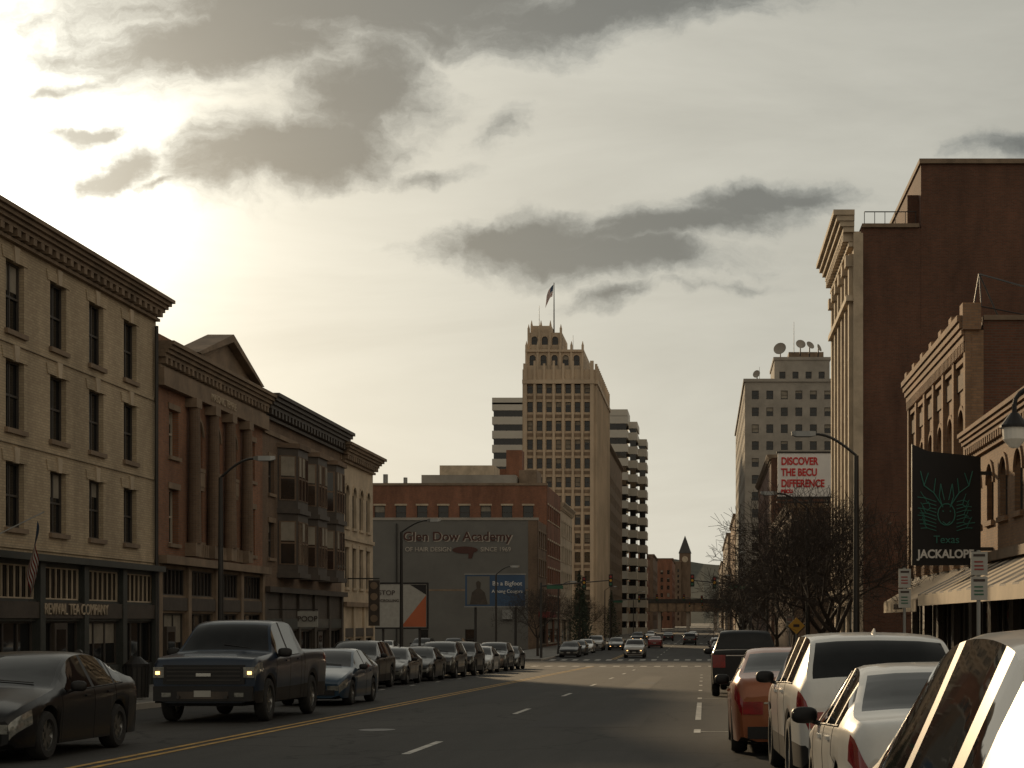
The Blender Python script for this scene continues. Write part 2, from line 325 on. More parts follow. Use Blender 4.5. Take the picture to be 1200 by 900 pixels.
B=Bd('bay_window_building')
B.facade(LF,73.5,89.5,3.0,11.2,[(74.5,75.5,7.3,8.9),(74.5,75.5,4.4,6.0),(88.0,88.9,7.3,8.9),(88.0,88.9,4.4,6.0)],'brick_brown',trimmat='stone_dark')
for c in (77.6,81.6,85.6):
    w=1.55; pl=[(-19.52,c-w),(-18.7,c-w+.6),(-18.7,c+w-.6),(-19.52,c+w)]
    B.hexa('bay','dark',[(x,y,3.7) for x,y in pl],[(x,y,9.5) for x,y in pl])
    for a,z in ((0.12,9.5),(.12,6.5),(.12,3.55)):
        pp=[(-19.52,c-w-a),(-18.7+a,c-w+.5),(-18.7+a,c+w-.5),(-19.52,c+w+a)]
        B.hexa('bay_cornice','brick_brown' if z>9 else 'dark',[(x,y,z) for x,y in pp],[(x,y,z+.22) for x,y in pp])
    for (p,q,n) in ((0,1,1),(1,2,3),(2,3,1)):
        A=Vector(pl[p]+(0,));Q=Vector(pl[q]+(0,)); d=(Q-A); nn=Vector((d.y,-d.x,0)).normalized()
        if nn.x<0: nn=-nn
        for k in range(n):
            s0=A+d*((k+.1)/n); s1=A+d*((k+.9)/n)
            for z0,z1 in ((7.15,9.1),(4.2,6.1)):
                B.hexa('bay_sashes','brick_brown',[tuple(s0+nn*t+Vector((0,0,z0-.05))) for t in (0,.03)]+[tuple(s1+nn*t+Vector((0,0,z0-.05))) for t in (.03,0)],
                       [tuple(s0+nn*t+Vector((0,0,z1+.05))) for t in (0,.03)]+[tuple(s1+nn*t+Vector((0,0,z1+.05))) for t in (.03,0)])
                t0=s0+(s1-s0)*.1+nn*.034; t1=s0+(s1-s0)*.9+nn*.034; zm=(z0+z1)/2
                for za,zb_ in ((z0,zm-.04),(zm+.04,z1)): B.poly('bay_glass','glass',[(t0.x,t0.y,za),(t1.x,t1.y,za),(t1.x,t1.y,zb_),(t0.x,t0.y,zb_)])
                if random.random()<.5:
                    t0+=nn*.004;t1+=nn*.004; B.poly('bay_blinds','blind',[(t0.x,t0.y,zm+.1),(t1.x,t1.y,zm+.1),(t1.x,t1.y,z1),(t0.x,t0.y,z1)])
B.fb(LF,'string','stone_dark',73.5,89.5,9.9,10.1,-.02,.1)
B.cornice(LF,73.5,89.5,11.65,1.1,.75,'dark',dent=.6)
B.fb(LF,'shop_cornice','dark',73.5,89.5,2.85,3.1,-.02,.35)
storefront(B,73.5,89.5,2.85,5,'dark','darkgreen',tr=False)
mass(B,-46,-19.9,73.5,89.5,11.3,'brick_brown'); B.done()

B=Bd('arched_window_building')
ops=[(round(c-.5,3),round(c+.5,3),z0,z1,a) for c in (90.9,92.8,94.7,96.6) for z0,z1,a in ((6.7,9.0,1),(3.4,5.6,0))]
B.facade(LF,89.5,98,2.6,10.8,ops,'stone',trimmat='stone',frame='frame')
B.cornice(LF,89.5,98,11.15,1.0,.7,'stone_dark',dent=.5,e=1); B.fb(LF,'string','stone',89.5,98,6.0,6.2,-.02,.12)
B.fb(LF,'shop_cornice','stone_dark',89.5,98,2.35,2.6,-.02,.3); storefront(B,89.5,98,2.35,3,'stone','dark',tr=False)
mass(B,-46,-19.9,89.5,98,10.8,'brick_brown'); B.done()

B=Bd('hair_academy_building'); SF=('S',195.0)
B.facade(SF,-75,-20.6,-2.5,13.4,[(-33.5,-32.3,-1.7,.6),(-28,-26.8,-1.7,.6)],'greypaint',blinds=0)
B.fb(SF,'corner_pier','brick_brown',-20.6,-19.5,-2.5,13.4,-.4,.03)
B.fb(SF,'coping','concrete',-75,-19.4,13.4,13.7,-.4,.1)
B.fb(SF,'painted_band','stone_dark',-75,-20.6,5.1,5.3,-.02,.015)
B.cyl('drain_pipe','metal',(-36,194.85,-1.7),(-36,194.85,13),.1,.1,6); B.box('wall_unit','galv',-23.6,-22.4,194.5,195,1.8,2.9)
B.facade(LF,195.02,206,-2.5,13.4,grid(196,206,4,1.3,[3.5,7,10.3],1.9)+[(197,205,-1.2,1.8)],'brick_brown',trimmat='stone_dark')
B.fb(LF,'awning','dred',196,205.5,2.0,2.7,-.02,1.2)
mass(B,-75,-19.9,195.4,206,13.4,'brick_brown')
e=B.done()
text(e,'wall_lettering_outline','Glen Dow Academy',(-28.80,194.96,11.37),1.5,RS,'lettercream',ext=.01,sx=1.03,off=.05)
text(e,'wall_lettering','Glen Dow Academy',(-28.9,194.92,11.45),1.5,RS,'letterbrown',sx=1.03,off=.015)
text(e,'wall_lettering','OF HAIR DESIGN',(-32.3,194.93,9.95),.72,RS,'lettercream',off=.01); text(e,'wall_lettering','SINCE 1969',(-24.4,194.93,9.95),.72,RS,'lettercream',off=.01)
B=Bd('painted_hair_dryer_mural')
v=[(-28.0+1.5*math.cos(t),194.93,9.9+.42*math.sin(t)) for t in [2*math.pi*i/24 for i in range(24)]]
B.poly('mural','letterbrown',v); B.poly('mural_handle','letterbrown',[(-27.6,194.92,9.8),(-26.9,194.92,9.8),(-27.2,194.92,8.9),(-27.6,194.92,8.9)]); B.done()

B=Bd('red_brick_block'); SF=('S',206.5)
B.facade(SF,-75,-19.5,10,18.4,grid(-60,-20.5,15,1.3,[14.2],1.7),'brick_orange',trimmat='stone')
B.fb(SF,'coping','stone_dark',-75,-19.4,18.4,18.7,-.4,.12)
B.facade(LF,206.52,226,-2.5,18.4,grid(207,226,7,1.4,[2.8,6.3,9.8,14.2],1.9)+[(208,216,-1.2,1.8),(217,225,-1.2,1.8)],'brick_orange',trimmat='stone')
mass(B,-75,-19.9,206.9,226,18.5,'brick_orange')
B.box('rooftop_block','concrete',-36,-24,212,222,18.3,20.2); B.box('rooftop_block','stone',-34,-27,214,220,20.2,21.6); B.box('elevator_tower','brick_orange',-26.5,-24.4,223,226,18.3,24.5)
B.box('elevator_tower','brick_orange',-27.6,-26.5,223.4,226,18.3,22); B.box('rooftop_unit','galv',-50,-47,210,213,18.3,20); B.box('rooftop_block','stone_dark',-23.8,-21.5,214,220,18.3,21)
B.cyl('roof_vents','galv',(-40,209,18.3),(-40,209,20),.3,.3); B.cyl('roof_vents','galv',(-37.5,209,18.3),(-37.5,209,19.6),.25,.25)
B.done()
B=Bd('pale_commercial_building')
B.facade(LF,226.02,246,-2.5,17.2,grid(227,246,6,1.5,[2.8,6.3,9.8,13.3],2)+[(228,236,-1.2,1.8),(237,245,-1.2,1.8)],'stone',trimmat='stone')
B.cornice(LF,226.02,246,17.7,1,.6,'stone'); mass(B,-45,-19.9,226.05,246,17.2,'stone'); B.done()

# art-deco tower
B=Bd('art_deco_tower'); SF=('S',297.0)
x0,x1=-32.4,-19.5
rows=[2+3.35*k for k in range(13)]
B.facade(SF,x0,x1,-2.5,46.5,grid(x0+.5,x1-.5,7,1.0,rows,1.85),'terracotta',depth=.35,rail=True,fr=.09,blinds=.45)
B.facade(LF,297.02,338,-2.5,46.5,grid(298,337,14,1.3,rows,1.85),'terracotta',depth=.35,fr=.09,blinds=.3)
for k in range(8):
    u=x0+.5+k*(x1-x0-1)/7; w=.32 if k in (0,7) else .2
    B.fb(SF,'piers','terracotta',max(u-w,x0),min(u+w,x1),-2.5,47.5+(.5 if k%2 else 0),-.02,.45)
for k in range(15):
    u=298+k*39/14; B.fb(LF,'piers','terracotta',u-.35,u+.35,-2.5,47.6,-.02,.4)
for z in rows[1:]:
    B.fb(SF,'spandrels','stone_dark',x0+.5,x1-.5,z-1.0,z-.4,-.02,.06)
B.fb(SF,'belt','terracotta',x0,x1,43.9,44.6,-.02,.6); B.fb(LF,'belt','terracotta',297.02,338,43.9,44.6,-.02,.55)
mass(B,x0,x1-.4,297.4,338,46.6,'terracotta')
def tier(xa,xb,ya,yb,za,zb,n,nr,arch=False):
    rr=[za+1+(zb-za-1.2)/nr*k for k in range(nr)]
    g1=[q+((1,) if arch else ()) for q in grid(xa+.3,xb-.3,n,min(1.1,(xb-xa)/n*.55),rr,min(1.9,(zb-za-1.2)/nr*.75))]
    B.facade(('S',ya),xa,xb,za,zb,g1,'terracotta',depth=.3,fr=.08,blinds=.1)
    B.facade(('L',xb),ya+.02,yb,za,zb,[q for q in grid(ya+.5,yb-.5,max(2,int((yb-ya)/3)),1.1,rr,min(1.9,(zb-za-1.2)/nr*.75))],'terracotta',depth=.3,fr=.08,blinds=.1)
    B.box('crown_mass','terracotta',xa,xb-.4,ya+.4,yb,za,zb-.05)
    for k in range(n+1):
        u=xa+.2+k*(xb-xa-.4)/n; B.fb(('S',ya),'crown_piers','terracotta',u-.2,u+.2,za,zb+.8,-.3,.3); B.cyl('finials','terracotta',(u,ya,zb+.8),(u,ya,zb+1.5),.2,.03,6)
tier(-32.1,-21.6,299,318,46.5,50.4,5,1,True)
tier(-31.8,-25.6,300,312,50.4,53.6,3,1,True)
B.box('crown_block','terracotta',-31.4,-27.6,301,306,53.5,55.0)
for x in (-31.2,-29.5,-27.8): B.cyl('finials','terracotta',(x,301.2,55),(x,301.2,56),.25,.04,6)
B.fb(('S',299),'crown_belt','terracotta',-32.1,-21.6,49.9,50.3,-.2,.45)
B.cyl('flagpole','metal',(-27.4,304,53),(-27.4,304,63.4),.14,.07,8)
B.cyl('antenna','metal',(-30,303,55),(-30,303,59),.06,.03,6); B.cyl('antenna','metal',(-24,305,50),(-24,305,54),.06,.03,6)
B.done()
def flag(name,origin,du,dv,w,h,sag=.15):
    F=Bd(name); n=12; nr=13
    def pt(i,j):
        a=i/n; p=Vector(origin)+Vector(du)*w*a+Vector(dv)*h*j/nr
        return tuple(p+Vector((.0,.12*h*math.sin(a*7+j*.2),-sag*w*a*a+0.03*math.sin(a*9))))
    for i in range(n):
        for j in range(nr):
            mat='dred' if j%2==0 else 'white'
            if i<5 and j<7: mat='blue'
            F.poly('cloth',mat,[pt(i,j),pt(i+1,j),pt(i+1,j+1),pt(i,j+1)])
    return F
F=flag('rooftop_flag',(-27.5,304,63.1),(-.8,0,-.45),(-.1,0,-1),1.6,2.2,sag=.9); F.done()

B=Bd('striped_office_tower')
def stripes(xa,xb,ya,yb,zt):
    B.box('glass_core','glass',xa+.35,xb-.35,ya+.35,yb-.35,-3,zt-.5); z=-2
    while z<zt-1.9:
        B.box('white_bands','white_panel',xa,xb,ya,yb,z,z+1.95); z+=3.55
    B.box('white_bands','white_panel',xa,xb,ya,yb,zt-1.7,zt)
stripes(-53.5,-30,420,450,58); stripes(-30.2,-19.2,418,432,54.8); stripes(-19.22,-17.0,424,438,52.4); stripes(-17.02,-14.8,430,440,48.6)
B.done()

def generic(name,x0,x1,y0,y1,z1,wall,side='L',rh=3.5,cw=2.6,z0=2,corn='stone_dark',ww=1.2,wh=1.9,blinds=.3):
    B=Bd(name); rows=[z0+rh*k for k in range(int((z1-z0-.6)/rh))]
    if rows:
        ns=max(1,int((x1-x0)/cw)); B.facade(('S',y0),x0,x1,-2.6,z1,grid(x0+.3,x1-.3,ns,ww,rows,wh),wall,fr=.08,blinds=blinds)
        c=x1 if side=='L' else x0; nl=max(1,int((y1-y0)/3)); B.facade((side,c),y0+.02,y1,-2.6,z1,grid(y0+.5,y1-.5,nl,1.3,rows,wh),wall,fr=.08,blinds=blinds)
        B.cornice((side,c),y0+.02,y1,z1+.4,.9,.5,corn,dent=0); B.fb(('S',y0),'coping',corn,x0,x1,z1,z1+.38,-.4,.12)
    if side=='L': B.box('building_mass',wall,x0,x1-.4,y0+.4,y1,-3,z1-.02)
    else: B.box('building_mass',wall,x0+.4,x1,y0+.4,y1,-3,z1-.02)
    return B
generic('office_block',-36,-19.6,339.5,398,37.5,'stone_dark').done()
generic('brick_warehouse',-34,-19.6,540,600,24,'brick_orange').done()
generic('brick_warehouse',-32,-19.6,640,700,27,'brick_brown').done()
generic('brick_warehouse',-30,-14.5,760,830,30,'brick_orange').done()
B=generic('clock_tower_building',-24,-15,1080,1130,40,'brick_brown')
B.box('tower','brick_brown',-16.2,-8.6,1085,1093,-3,46); B.hexa('spire','roof',[(-16.6,1084.6,46),(-8.2,1084.6,46),(-8.2,1093.4,46),(-16.6,1093.4,46)],[(-12.5,1089,57.5),(-12.3,1089,57.5),(-12.3,1089.1,57.5),(-12.5,1089.1,57.5)])
B.cyl('clock_face','stone',(-12.4,1085,42),(-12.4,1084.7,42),2,2,20); B.done()
B=Bd('railway_overpass')
B.box('deck','stone_dark',-90,80,520,534,4.6,7.2); B.box('parapet','metal',-90,80,519.8,520.1,7.2,8.5)
for x in (-30,-19.2,-14,-5,3.6,9,20): B.box('piers','concrete',x-.5,x+.5,521,533,-3,4.6)
for k in range(60): B.box('girder_stiffeners','metal',-90+k*2.8,-89.85+k*2.8,519.7,519.95,4.6,7.2)
B.done()

# ------------------------------------------------------------------ right buildings
RF=('R',8.0)
def shopR(B,y0,y1,zt,n,mat):
    w=(y1-y0)/n
    B.facade(RF,y0,y1,-2.2,zt,[(round(y0+k*w+.25,3),round(y0+(k+1)*w-.25,3),round(gz(y0)+.5,3),round(zt-.4,3)) for k in range(n)],mat,part='shopfront',glass='shopglass',mull=2,rail=False,blinds=.1)
B=Bd('low_brick_storefront')
cs=[48.6,46.5,44.4,42.3,40.2,38.1,36]
B.facade(RF,30,50,3.2,6.7,[(round(c-.55,3),round(c+.55,3),4.35,5.95,1) for c in cs],'brick_tan',trimmat='brick_tan')
B.cornice(RF,30,50,7.15,.8,.4,'brick_tan',dent=.35); B.fb(RF,'string','stone_dark',30,50,3.2,3.45,-.02,.2)
shopR(B,30,50,3.2,6,'dark'); B.box('building_mass','brick_brown',8.4,34,30,50,-3,6.9)
B.box('awning_valance','cream_lit',6.3,6.34,31,49,2.0,2.3)
for k in range(24):
    y=31+k*.75; mt='dark' if k%2 else 'cream_lit'
    B.hexa('striped_awning',mt,[(6.3,y,2.3),(8,y,3.15),(8,y+.75,3.15),(6.3,y+.75,2.3)],[(6.3,y,2.34),(8,y,3.19),(8,y+.75,3.19),(6.3,y+.75,2.34)])
B.box('awning_end','cream_lit',6.3,8,48.97,49,2.3,2.34); B.poly('awning_end','cream_lit',[(6.3,30.99,2.3),(8,30.99,3.17),(8,30.99,2.3)])
B.done()
B=Bd('corbelled_brick_building')
cs=[51.6,53.9,56.2,58.5,60.8,63]
B.facade(RF,50,64.2,3.2,10.3,[(round(c-.6,3),round(c+.6,3),5.9,8.1,1) for c in cs]+[(round(c-.5,3),round(c+.5,3),4.0,5.2) for c in cs],'brick_tan',trimmat='brick_tan')
for k in range(7):
    u=50.15+k*2.32; u=min(u,64); B.fb(RF,'pilasters','brick_tan',u-.18,u+.18,3.2,10.3,-.02,.16); B.box('parapet_block','brick_tan',7.75,8.3,u-.3,u+.3,10.3,11.1)
B.cornice(RF,50,64.2,10.75,1.3,.4,'brick_tan',dent=.3); B.fb(RF,'panel','brick_brown',50.4,63.8,8.7,9.2,-.02,.05)
shopR(B,50,64.2,3.2,4,'dark'); B.box('building_mass','brick_dark',8.4,36,50.02,64.2,-3,10.6); B.box('party_wall_coping','stone_dark',8.4,36,49.95,50.3,10.6,10.75)
B.hexa('canvas_awning','cream_lit',[(6.5,51,2.2),(8,51,3.1),(8,60,3.1),(6.5,60,2.2)],[(6.5,51,2.24),(8,51,3.14),(8,60,3.14),(6.5,60,2.24)])
B.box('awning_valance','cream_lit',6.48,6.51,51,60,1.85,2.22)
B.tube('roof_rigging','metal',[(8.3,52,10.6),(8.6,52,12.4),(11,46,10.2),(14,42,9)],.03,6); B.tube('roof_rigging','metal',[(8.6,52,12.4),(9.4,52,10.6)],.025,6); B.tube('roof_rigging','metal',[(8.6,52,12.4),(8.5,51,11.2),(10.5,50.5,10.7)],.02,6)
e=B.done(); text(e,'awning_lettering','MEXICAN KITCHEN',(6.47,55.5,2.03),.26,RR,'lettergrey')

B=Bd('tall_brick_building')
rows=[3.6+3.1*k for k in range(6)]
B.facade(RF,89,102,-2.2,22.4,grid(90,101.5,5,1.3,rows,2.0)+[(round(90+k*4,3),round(93.2+k*4,3),-.8,2.4) for k in range(3)],'stone',trimmat='stone',blinds=.4)
for k in range(6):
    u=89.7+k*12/5; B.fb(RF,'pilasters','stone',u-.3,u+.3,3.2,21.3,-.02,.22); B.fb(RF,'capitals','stone',u-.4,u+.4,20.6,21.2,-.02,.4)
B.fb(RF,'string','stone',89,102,3.0,3.3,-.02,.5); B.fb(RF,'string','stone',89,102,18.7,19,-.02,.4)
B.cornice(RF,89,102,23.5,1.9,1.1,'stone',dent=.8,e=.3)
B.box('corner_return','stone',7.99,8.5,88.9,89.0,-2.2,22.3)
B.box('building_mass','brick_dark',8.4,11.6,89,102,-3,22.6); B.box('building_mass','brick_dark',11.6,50,88.98,104,-3,26.0); B.box('roof_step','brick_dark',11.0,11.62,90,100,22.6,24.6)
B.box('coping','stone_dark',11.5,50.1,88.8,104.1,26,26.25); B.box('coping','stone_dark',8.45,11.5,88.85,102,22.6,22.8)
B.box('rooftop_block','stone_dark',12.5,14,92,95,26.2,27)
B.tube('roof_rail','metal',[(8.6,89.2,23.5),(11.4,89.2,23.5)],.03)
for k in range(6): B.cyl('roof_rail','metal',(8.6+k*.55,89.2,22.7),(8.6+k*.55,89.2,23.5),.02,.02,5)
B.done()

generic('brick_hotel',8,30,152,188,11.9,'brick_brown','R').done()
B=Bd('billboard')
B.box('panel','white',6.65,11.5,150.0,150.25,12.8,16.7)
for b_ in ((6.55,11.6,16.7,16.85),(6.55,11.6,12.6,12.8)): B.box('frame','metal',b_[0],b_[1],149.95,150.3,b_[2],b_[3])
for x in (8.3,9.7,11.2): B.cyl('posts','metal',(x,150.6,12.0),(x,150.6,16.5),.12,.12,8); B.cyl('posts','metal',(x,150.6,12.2),(x,153.5,12.2),.09,.09,8); B.cyl('posts','metal',(x,150.6,15),(x,154,12.2),.07,.07,6)
B.box('catwalk','metal',6.55,11.6,149.2,149.95,12.2,12.3)
e=B.done()
for t,z in (('DISCOVER',15.95),('THE BECU',14.95),('DIFFERENCE',13.95)): text(e,'lettering',t,(6.95,149.97,z),.93,RS,'red',ax='LEFT',sx=.76,off=.03)
text(e,'logo_lettering','BECU',(6.95,149.97,13.25),.42,RS,'red',ax='LEFT',off=.03)
generic('red_brick_hotel',8,32,198,245,21,'brick_dark','R').done()

B=Bd('grey_office_tower'); SF=('S',325.0)
rows=[2+3.3*k for k in range(14)]
B.facade(SF,8,26,-2.5,48.3,grid(8.6,25.6,6,1.35,rows,1.7),'concrete',fr=.08,blinds=.5); B.facade(RF,325.02,420,-2.5,48.3,grid(327,419,26,1.6,rows,1.7),'concrete',fr=.08)
B.box('building_mass','concrete',8.4,26,325.4,420,-3,48.2); B.fb(SF,'coping','concrete',7.7,26,48.3,48.9,-.4,.3); B.fb(RF,'coping','concrete',325,420,48.3,48.9,-.4,.3)
B.facade(('S',331),14,25,48.2,53.5,grid(14.3,24.7,4,1.2,[49.4],1.8),'concrete',fr=.08); B.box('penthouse','concrete',14,25,331.4,350,48.2,53.4); B.box('penthouse_cap','concrete',13.8,25.2,330.8,350,53.5,54.1)
B.box('penthouse','stone_dark',17,24,334,346,54.1,55.6)
def dish(c,r,tilt):
    rings=6;seg=16; v=[];f=[]
    for i in range(rings+1):
        a=i/rings
        for j in range(seg):
            t=2*math.pi*j/seg; p=Vector((r*a*math.cos(t),-r*.35*a*a,r*a*math.sin(t))); p.rotate(Matrix.Rotation(R(tilt[0]),3,'X')); p.rotate(Matrix.Rotation(R(tilt[1]),3,'Z')); v.append(tuple(p+Vector(c)))
    for i in range(rings):
        for j in range(seg): f.append((i*seg+j,i*seg+(j+1)%seg,(i+1)*seg+(j+1)%seg,(i+1)*seg+j))
    vv,ff=B.g('satellite_dishes','concrete'); n=len(vv); vv.extend(v); ff.extend([tuple(q+n for q in w) for w in f])
    B.cyl('dish_mount','metal',(c[0],c[1]+.3,c[2]-2.2),(c[0],c[1]+.1,c[2]),.12,.12,6)
dish((15.2,331,55.6),1.3,(-20,-20)); dish((19.2,331.5,56.6),1.0,(-25,10)); dish((21,331,56.3),.9,(-30,35)); dish((10.4,326,49.9),.8,(-15,-30)); dish((22.8,332,56),.8,(-20,60))
B.cyl('antenna','metal',(18,333,55),(18,333,61.5),.07,.03,6); B.cyl('antenna','metal',(11,330,48),(11,330,52),.06,.03,6)
B.done()
generic('tan_commercial_building',8,30,430,500,29,'brick_tan','R').done()
generic('stone_commercial_building',8,30,560,700,31,'stone_dark','R').done()
generic('brick_warehouse',8,30,740,900,28,'brick_brown','R').done()
generic('low_shop_building',8,30,250,300,9,'brick_brown','R').done()

def hills(name,y,xs,amp,base,mat,seed):
    rnd=random.Random(seed); v=[];f=[]; ph=[rnd.random()*6 for _ in range(5)]
    n=160
    for i in range(n+1):
        x=xs[0]+(xs[1]-xs[0])*i/n; t=x/1000
        h=base+amp*(.5*math.sin(t*1.3+ph[0])+.3*math.sin(t*3.1+ph[1])+.12*math.sin(t*9+ph[2])+.05*math.sin(t*31+ph[3])+.05*rnd.random())
        v+=[(x,y-600,-5),(x,y,h),(x,y+1500,h*.8)]
        if i:
            k=3*i; f+=[(k-3,k,k+1,k-2),(k-2,k+1,k+2,k-1)]
    newobj(name,v,f,mat,None)
M['hillm']=mk('hill_forest',(.06,.062,.048),.95,var=.3,vs=.02)
hills('hills',3200,(-4500,4500),60,80,M['hillm'],3)

# ------------------------------------------------------------------ trees
def bare_tree_mesh(seed,depth=7):
    rnd=random.Random(seed); v=[];f=[]
    def seg(p,q,r0,r1,n):
        d=(q-p).normalized(); a=d.orthogonal().normalized(); b=d.cross(a); k=len(v)
        for (c,r) in ((p,r0),(q,r1)):
            for i in range(n):
                t=2*math.pi*i/n; v.append(tuple(c+(a*math.cos(t)+b*math.sin(t))*r))
        for i in range(n): f.append((k+i,k+(i+1)%n,k+n+(i+1)%n,k+n+i))
    def grow(p,d,l,r,dep):
        n=7 if r>.05 else 4 if r>.02 else 3
        steps=3 if dep>2 else 2
        rr=r
        for s in range(steps):
            d=(d+Vector((rnd.uniform(-1,1),rnd.uniform(-1,1),rnd.uniform(-.5,.8)))*.17).normalized()
            q=p+d*l/steps; r2=max(.0075,rr*.92); seg(p,q,rr,r2,n); p=q; rr=r2
            if dep>0 and s<steps-1 and dep<6 and rnd.random()<.6:
                side=(d.orthogonal().normalized()); side.rotate(Matrix.Rotation(rnd.uniform(0,6.28),3,d))
                grow(p,(d*.5+side*.8+Vector((0,0,.2))).normalized(),l*.7,max(.0075,rr*.55),max(0,dep-2))
        if dep>0:
            k=rnd.choice([2,3,3]) if dep<depth else 4
            a0=rnd.uniform(0,6.28)
            for i in range(k):
                side=d.orthogonal().normalized(); side.rotate(Matrix.Rotation(a0+6.28*i/k+rnd.uniform(-.4,.4),3,d))
                nd=(d*.75+side*rnd.uniform(.45,.85)+Vector((0,0,.10))).normalized()
                grow(p,nd,l*rnd.uniform(.72,.88),max(.0075,rr*rnd.uniform(.62,.76)),dep-1)
    grow(Vector((0,0,0)),Vector((0,0,1)),1.8,.15,depth)
    h=max(p[2] for p in v)
    v=[(p[0]/h,p[1]/h,p[2]/h) for p in v]
    me=bpy.data.meshes.new('bare_tree'); me.from_pydata(v,[],f); me.materials.append(M['bark']); return me
tm=[bare_tree_mesh(3),bare_tree_mesh(11)]
def tree(i,x,y,h,rz):
    o=bpy.data.objects.new('bare_tree',tm[i]); o.location=(x,y,gz(y)+.1); o.scale=(h,h,h); o.rotation_euler=(0,0,rz); S.collection.objects.link(o)
tree(0,4.7,56,7.2,.3); tree(1,4.6,64,7.4,1.2); tree(1,4.4,82,7.6,4); tree(0,4.4,100,7.5,2); tree(1,4.6,148,8,5); tree(0,4.4,170,8.5,1); tree(0,4.4,215,9,3)
tree(1,-15,150,6.5,2); tree(0,-15,215,7,1)
def evergreen(name,x,y,h,w,seed):
    rnd=random.Random(seed); B=Bd(name,(x,y,gz(y)))
    B.cyl('trunk','bark',(0,0,0),(0,0,h*.9),.18,.03,8); v,f=B.g('foliage','needles')
    for _ in range(2600):
        t=rnd.random()**.7; z=h*(.12+.88*(1-t)); ang=rnd.uniform(0,6.28); lob=.75+.25*math.sin(ang*5+z*2.3)
        r=w*t*lob*rnd.uniform(.3,1)+.05; c=Vector((r*math.cos(ang),r*math.sin(ang),z-.25*r+rnd.uniform(-.2,.2)))
        s=rnd.uniform(.1,.24); a=Vector((rnd.uniform(-1,1),rnd.uniform(-1,1),rnd.uniform(-.6,.6)))*s; b_=Vector((rnd.uniform(-1,1),rnd.uniform(-1,1),rnd.uniform(-1,1)))*s*.6
        n=len(v); v.extend([tuple(c+a),tuple(c+b_),tuple(c-a)]); f.append((n,n+1,n+2))
    B.done()
evergreen('evergreen_tree',-14.2,190,9,2.6,1); evergreen('evergreen_tree',-14.8,203,7.4,2.0,2); evergreen('evergreen_tree',-14.6,262,8,2.2,5)

# ------------------------------------------------------------------ street furniture
def street_lamp(x,y,dirx,h=6.9,arm=1.4):
    B=Bd('street_lamp',(x,y,gz(y)+.13)); s=dirx
    B.cyl('base','metal',(0,0,0),(0,0,.5),.16,.12,12); B.cyl('pole','metal',(0,0,.5),(0,0,h-.5),.095,.06,12)
    pts=[(s*arm*t*.8,0,h-.5+.55*math.sin(t*math.pi/2)) for t in [i/8 for i in range(9)]]
    B.tube('arm','metal',pts,.035); ex=s*arm*.8
    a=[(ex+s*p[0],p[1],h+.05+p[2]) for p in ((0,-.06,-.04),(.15,-.13,-.07),(.5,-.12,-.07),(.62,-.04,-.03),(.62,.04,-.03),(.5,.12,-.07),(.15,.13,-.07),(0,.06,-.04))]
    b_=[(q[0],q[1]*.7,h+.12) for q in a]; B.hexa('lamp_head','galv',a,b_)
    B.done()
street_lamp(-14.0,48.2,1,h=6.75,arm=1.2); street_lamp(-14.0,77,1,h=7.1,arm=1.5); street_lamp(-14,112,1,h=6.6,arm=1.2)
street_lamp(3.9,42.6,-1,h=6.75,arm=1.3); street_lamp(3.8,61,-1,h=6.9); street_lamp(3.8,100,-1); street_lamp(-14,160,1); street_lamp(3.8,160,-1,h=7.5); street_lamp(-14,235,1,h=8); street_lamp(3.8,235,-1,h=8)
street_lamp(-14,330,1,h=9,arm=2)
B=Bd('ornate_street_lamp',(4.33,20,gz(20)+.13))
B.cyl('base','black',(0,0,0),(0,0,.8),.17,.1,12); B.cyl('post','black',(0,0,.8),(0,0,4.3),.07,.05,12)
pts=[(-.3+.3*math.cos(t),0,4.3+.22*math.sin(t)) for t in [math.pi*i/10 for i in range(11)]]; B.tube('crook','black',pts,.028)
B.cyl('hanger','black',(-.6,0,4.3),(-.6,0,4.2),.03,.03,8); B.cyl('lamp_cap','black',(-.6,0,4.2),(-.6,0,4.05),.05,.17,16); B.cyl('lamp_cap_rim','black',(-.6,0,4.05),(-.6,0,4.02),.18,.18,16)
B.cyl('globe','globe',(-.6,0,4.02),(-.6,0,3.88),.15,.14,16); B.cyl('globe','globe',(-.6,0,3.88),(-.6,0,3.78),.14,.05,16)
B.done()
B=Bd('litter_bin',(-14.6,42.8,gz(42.8)+.13)); B.cyl('bin_body','metal',(0,0,.05),(0,0,.85),.27,.31,16); B.cyl('bin_rim','black',(0,0,.85),(0,0,.92),.34,.34,16); B.cyl('bin_lid','black',(0,0,.92),(0,0,1.1),.3,.1,16)
for k in range(16):
    t=k*math.pi/8; B.cyl('slats','black',(.29*math.cos(t),.29*math.sin(t),.05),(.33*math.cos(t),.33*math.sin(t),.85),.015,.015,5)
B.done()
def psign(x,y,zc,w,h,n=2,name='parking_sign'):
    B=Bd(name,(x,y,gz(y)+.13)); B.cyl('pole','galv',(0,0,0),(0,0,zc+h/2),.025,.025,8)
    for k in range(n):
        z0=zc-h/2+k*h/n; B.box('plate','offwhite',-w/2,w/2,-.05,-.035,z0,z0+h/n-.02); B.box('print','lettergrey',-w/2+.03,w/2-.03,-.055,-.052,z0+h/n*.74,z0+h/n*.84)
        for q in (.2,.34,.5): B.box('print','dred' if k else 'green_sign',-w/2+.04,w/2-.04-.03*q,-.055,-.052,z0+h/n*q,z0+h/n*(q+.06))
    B.done()
psign(3.3,27.4,2.35,.2,.66); psign(3.3,20,2.25,.2,.6); psign(3.4,66,2.3,.3,.5)
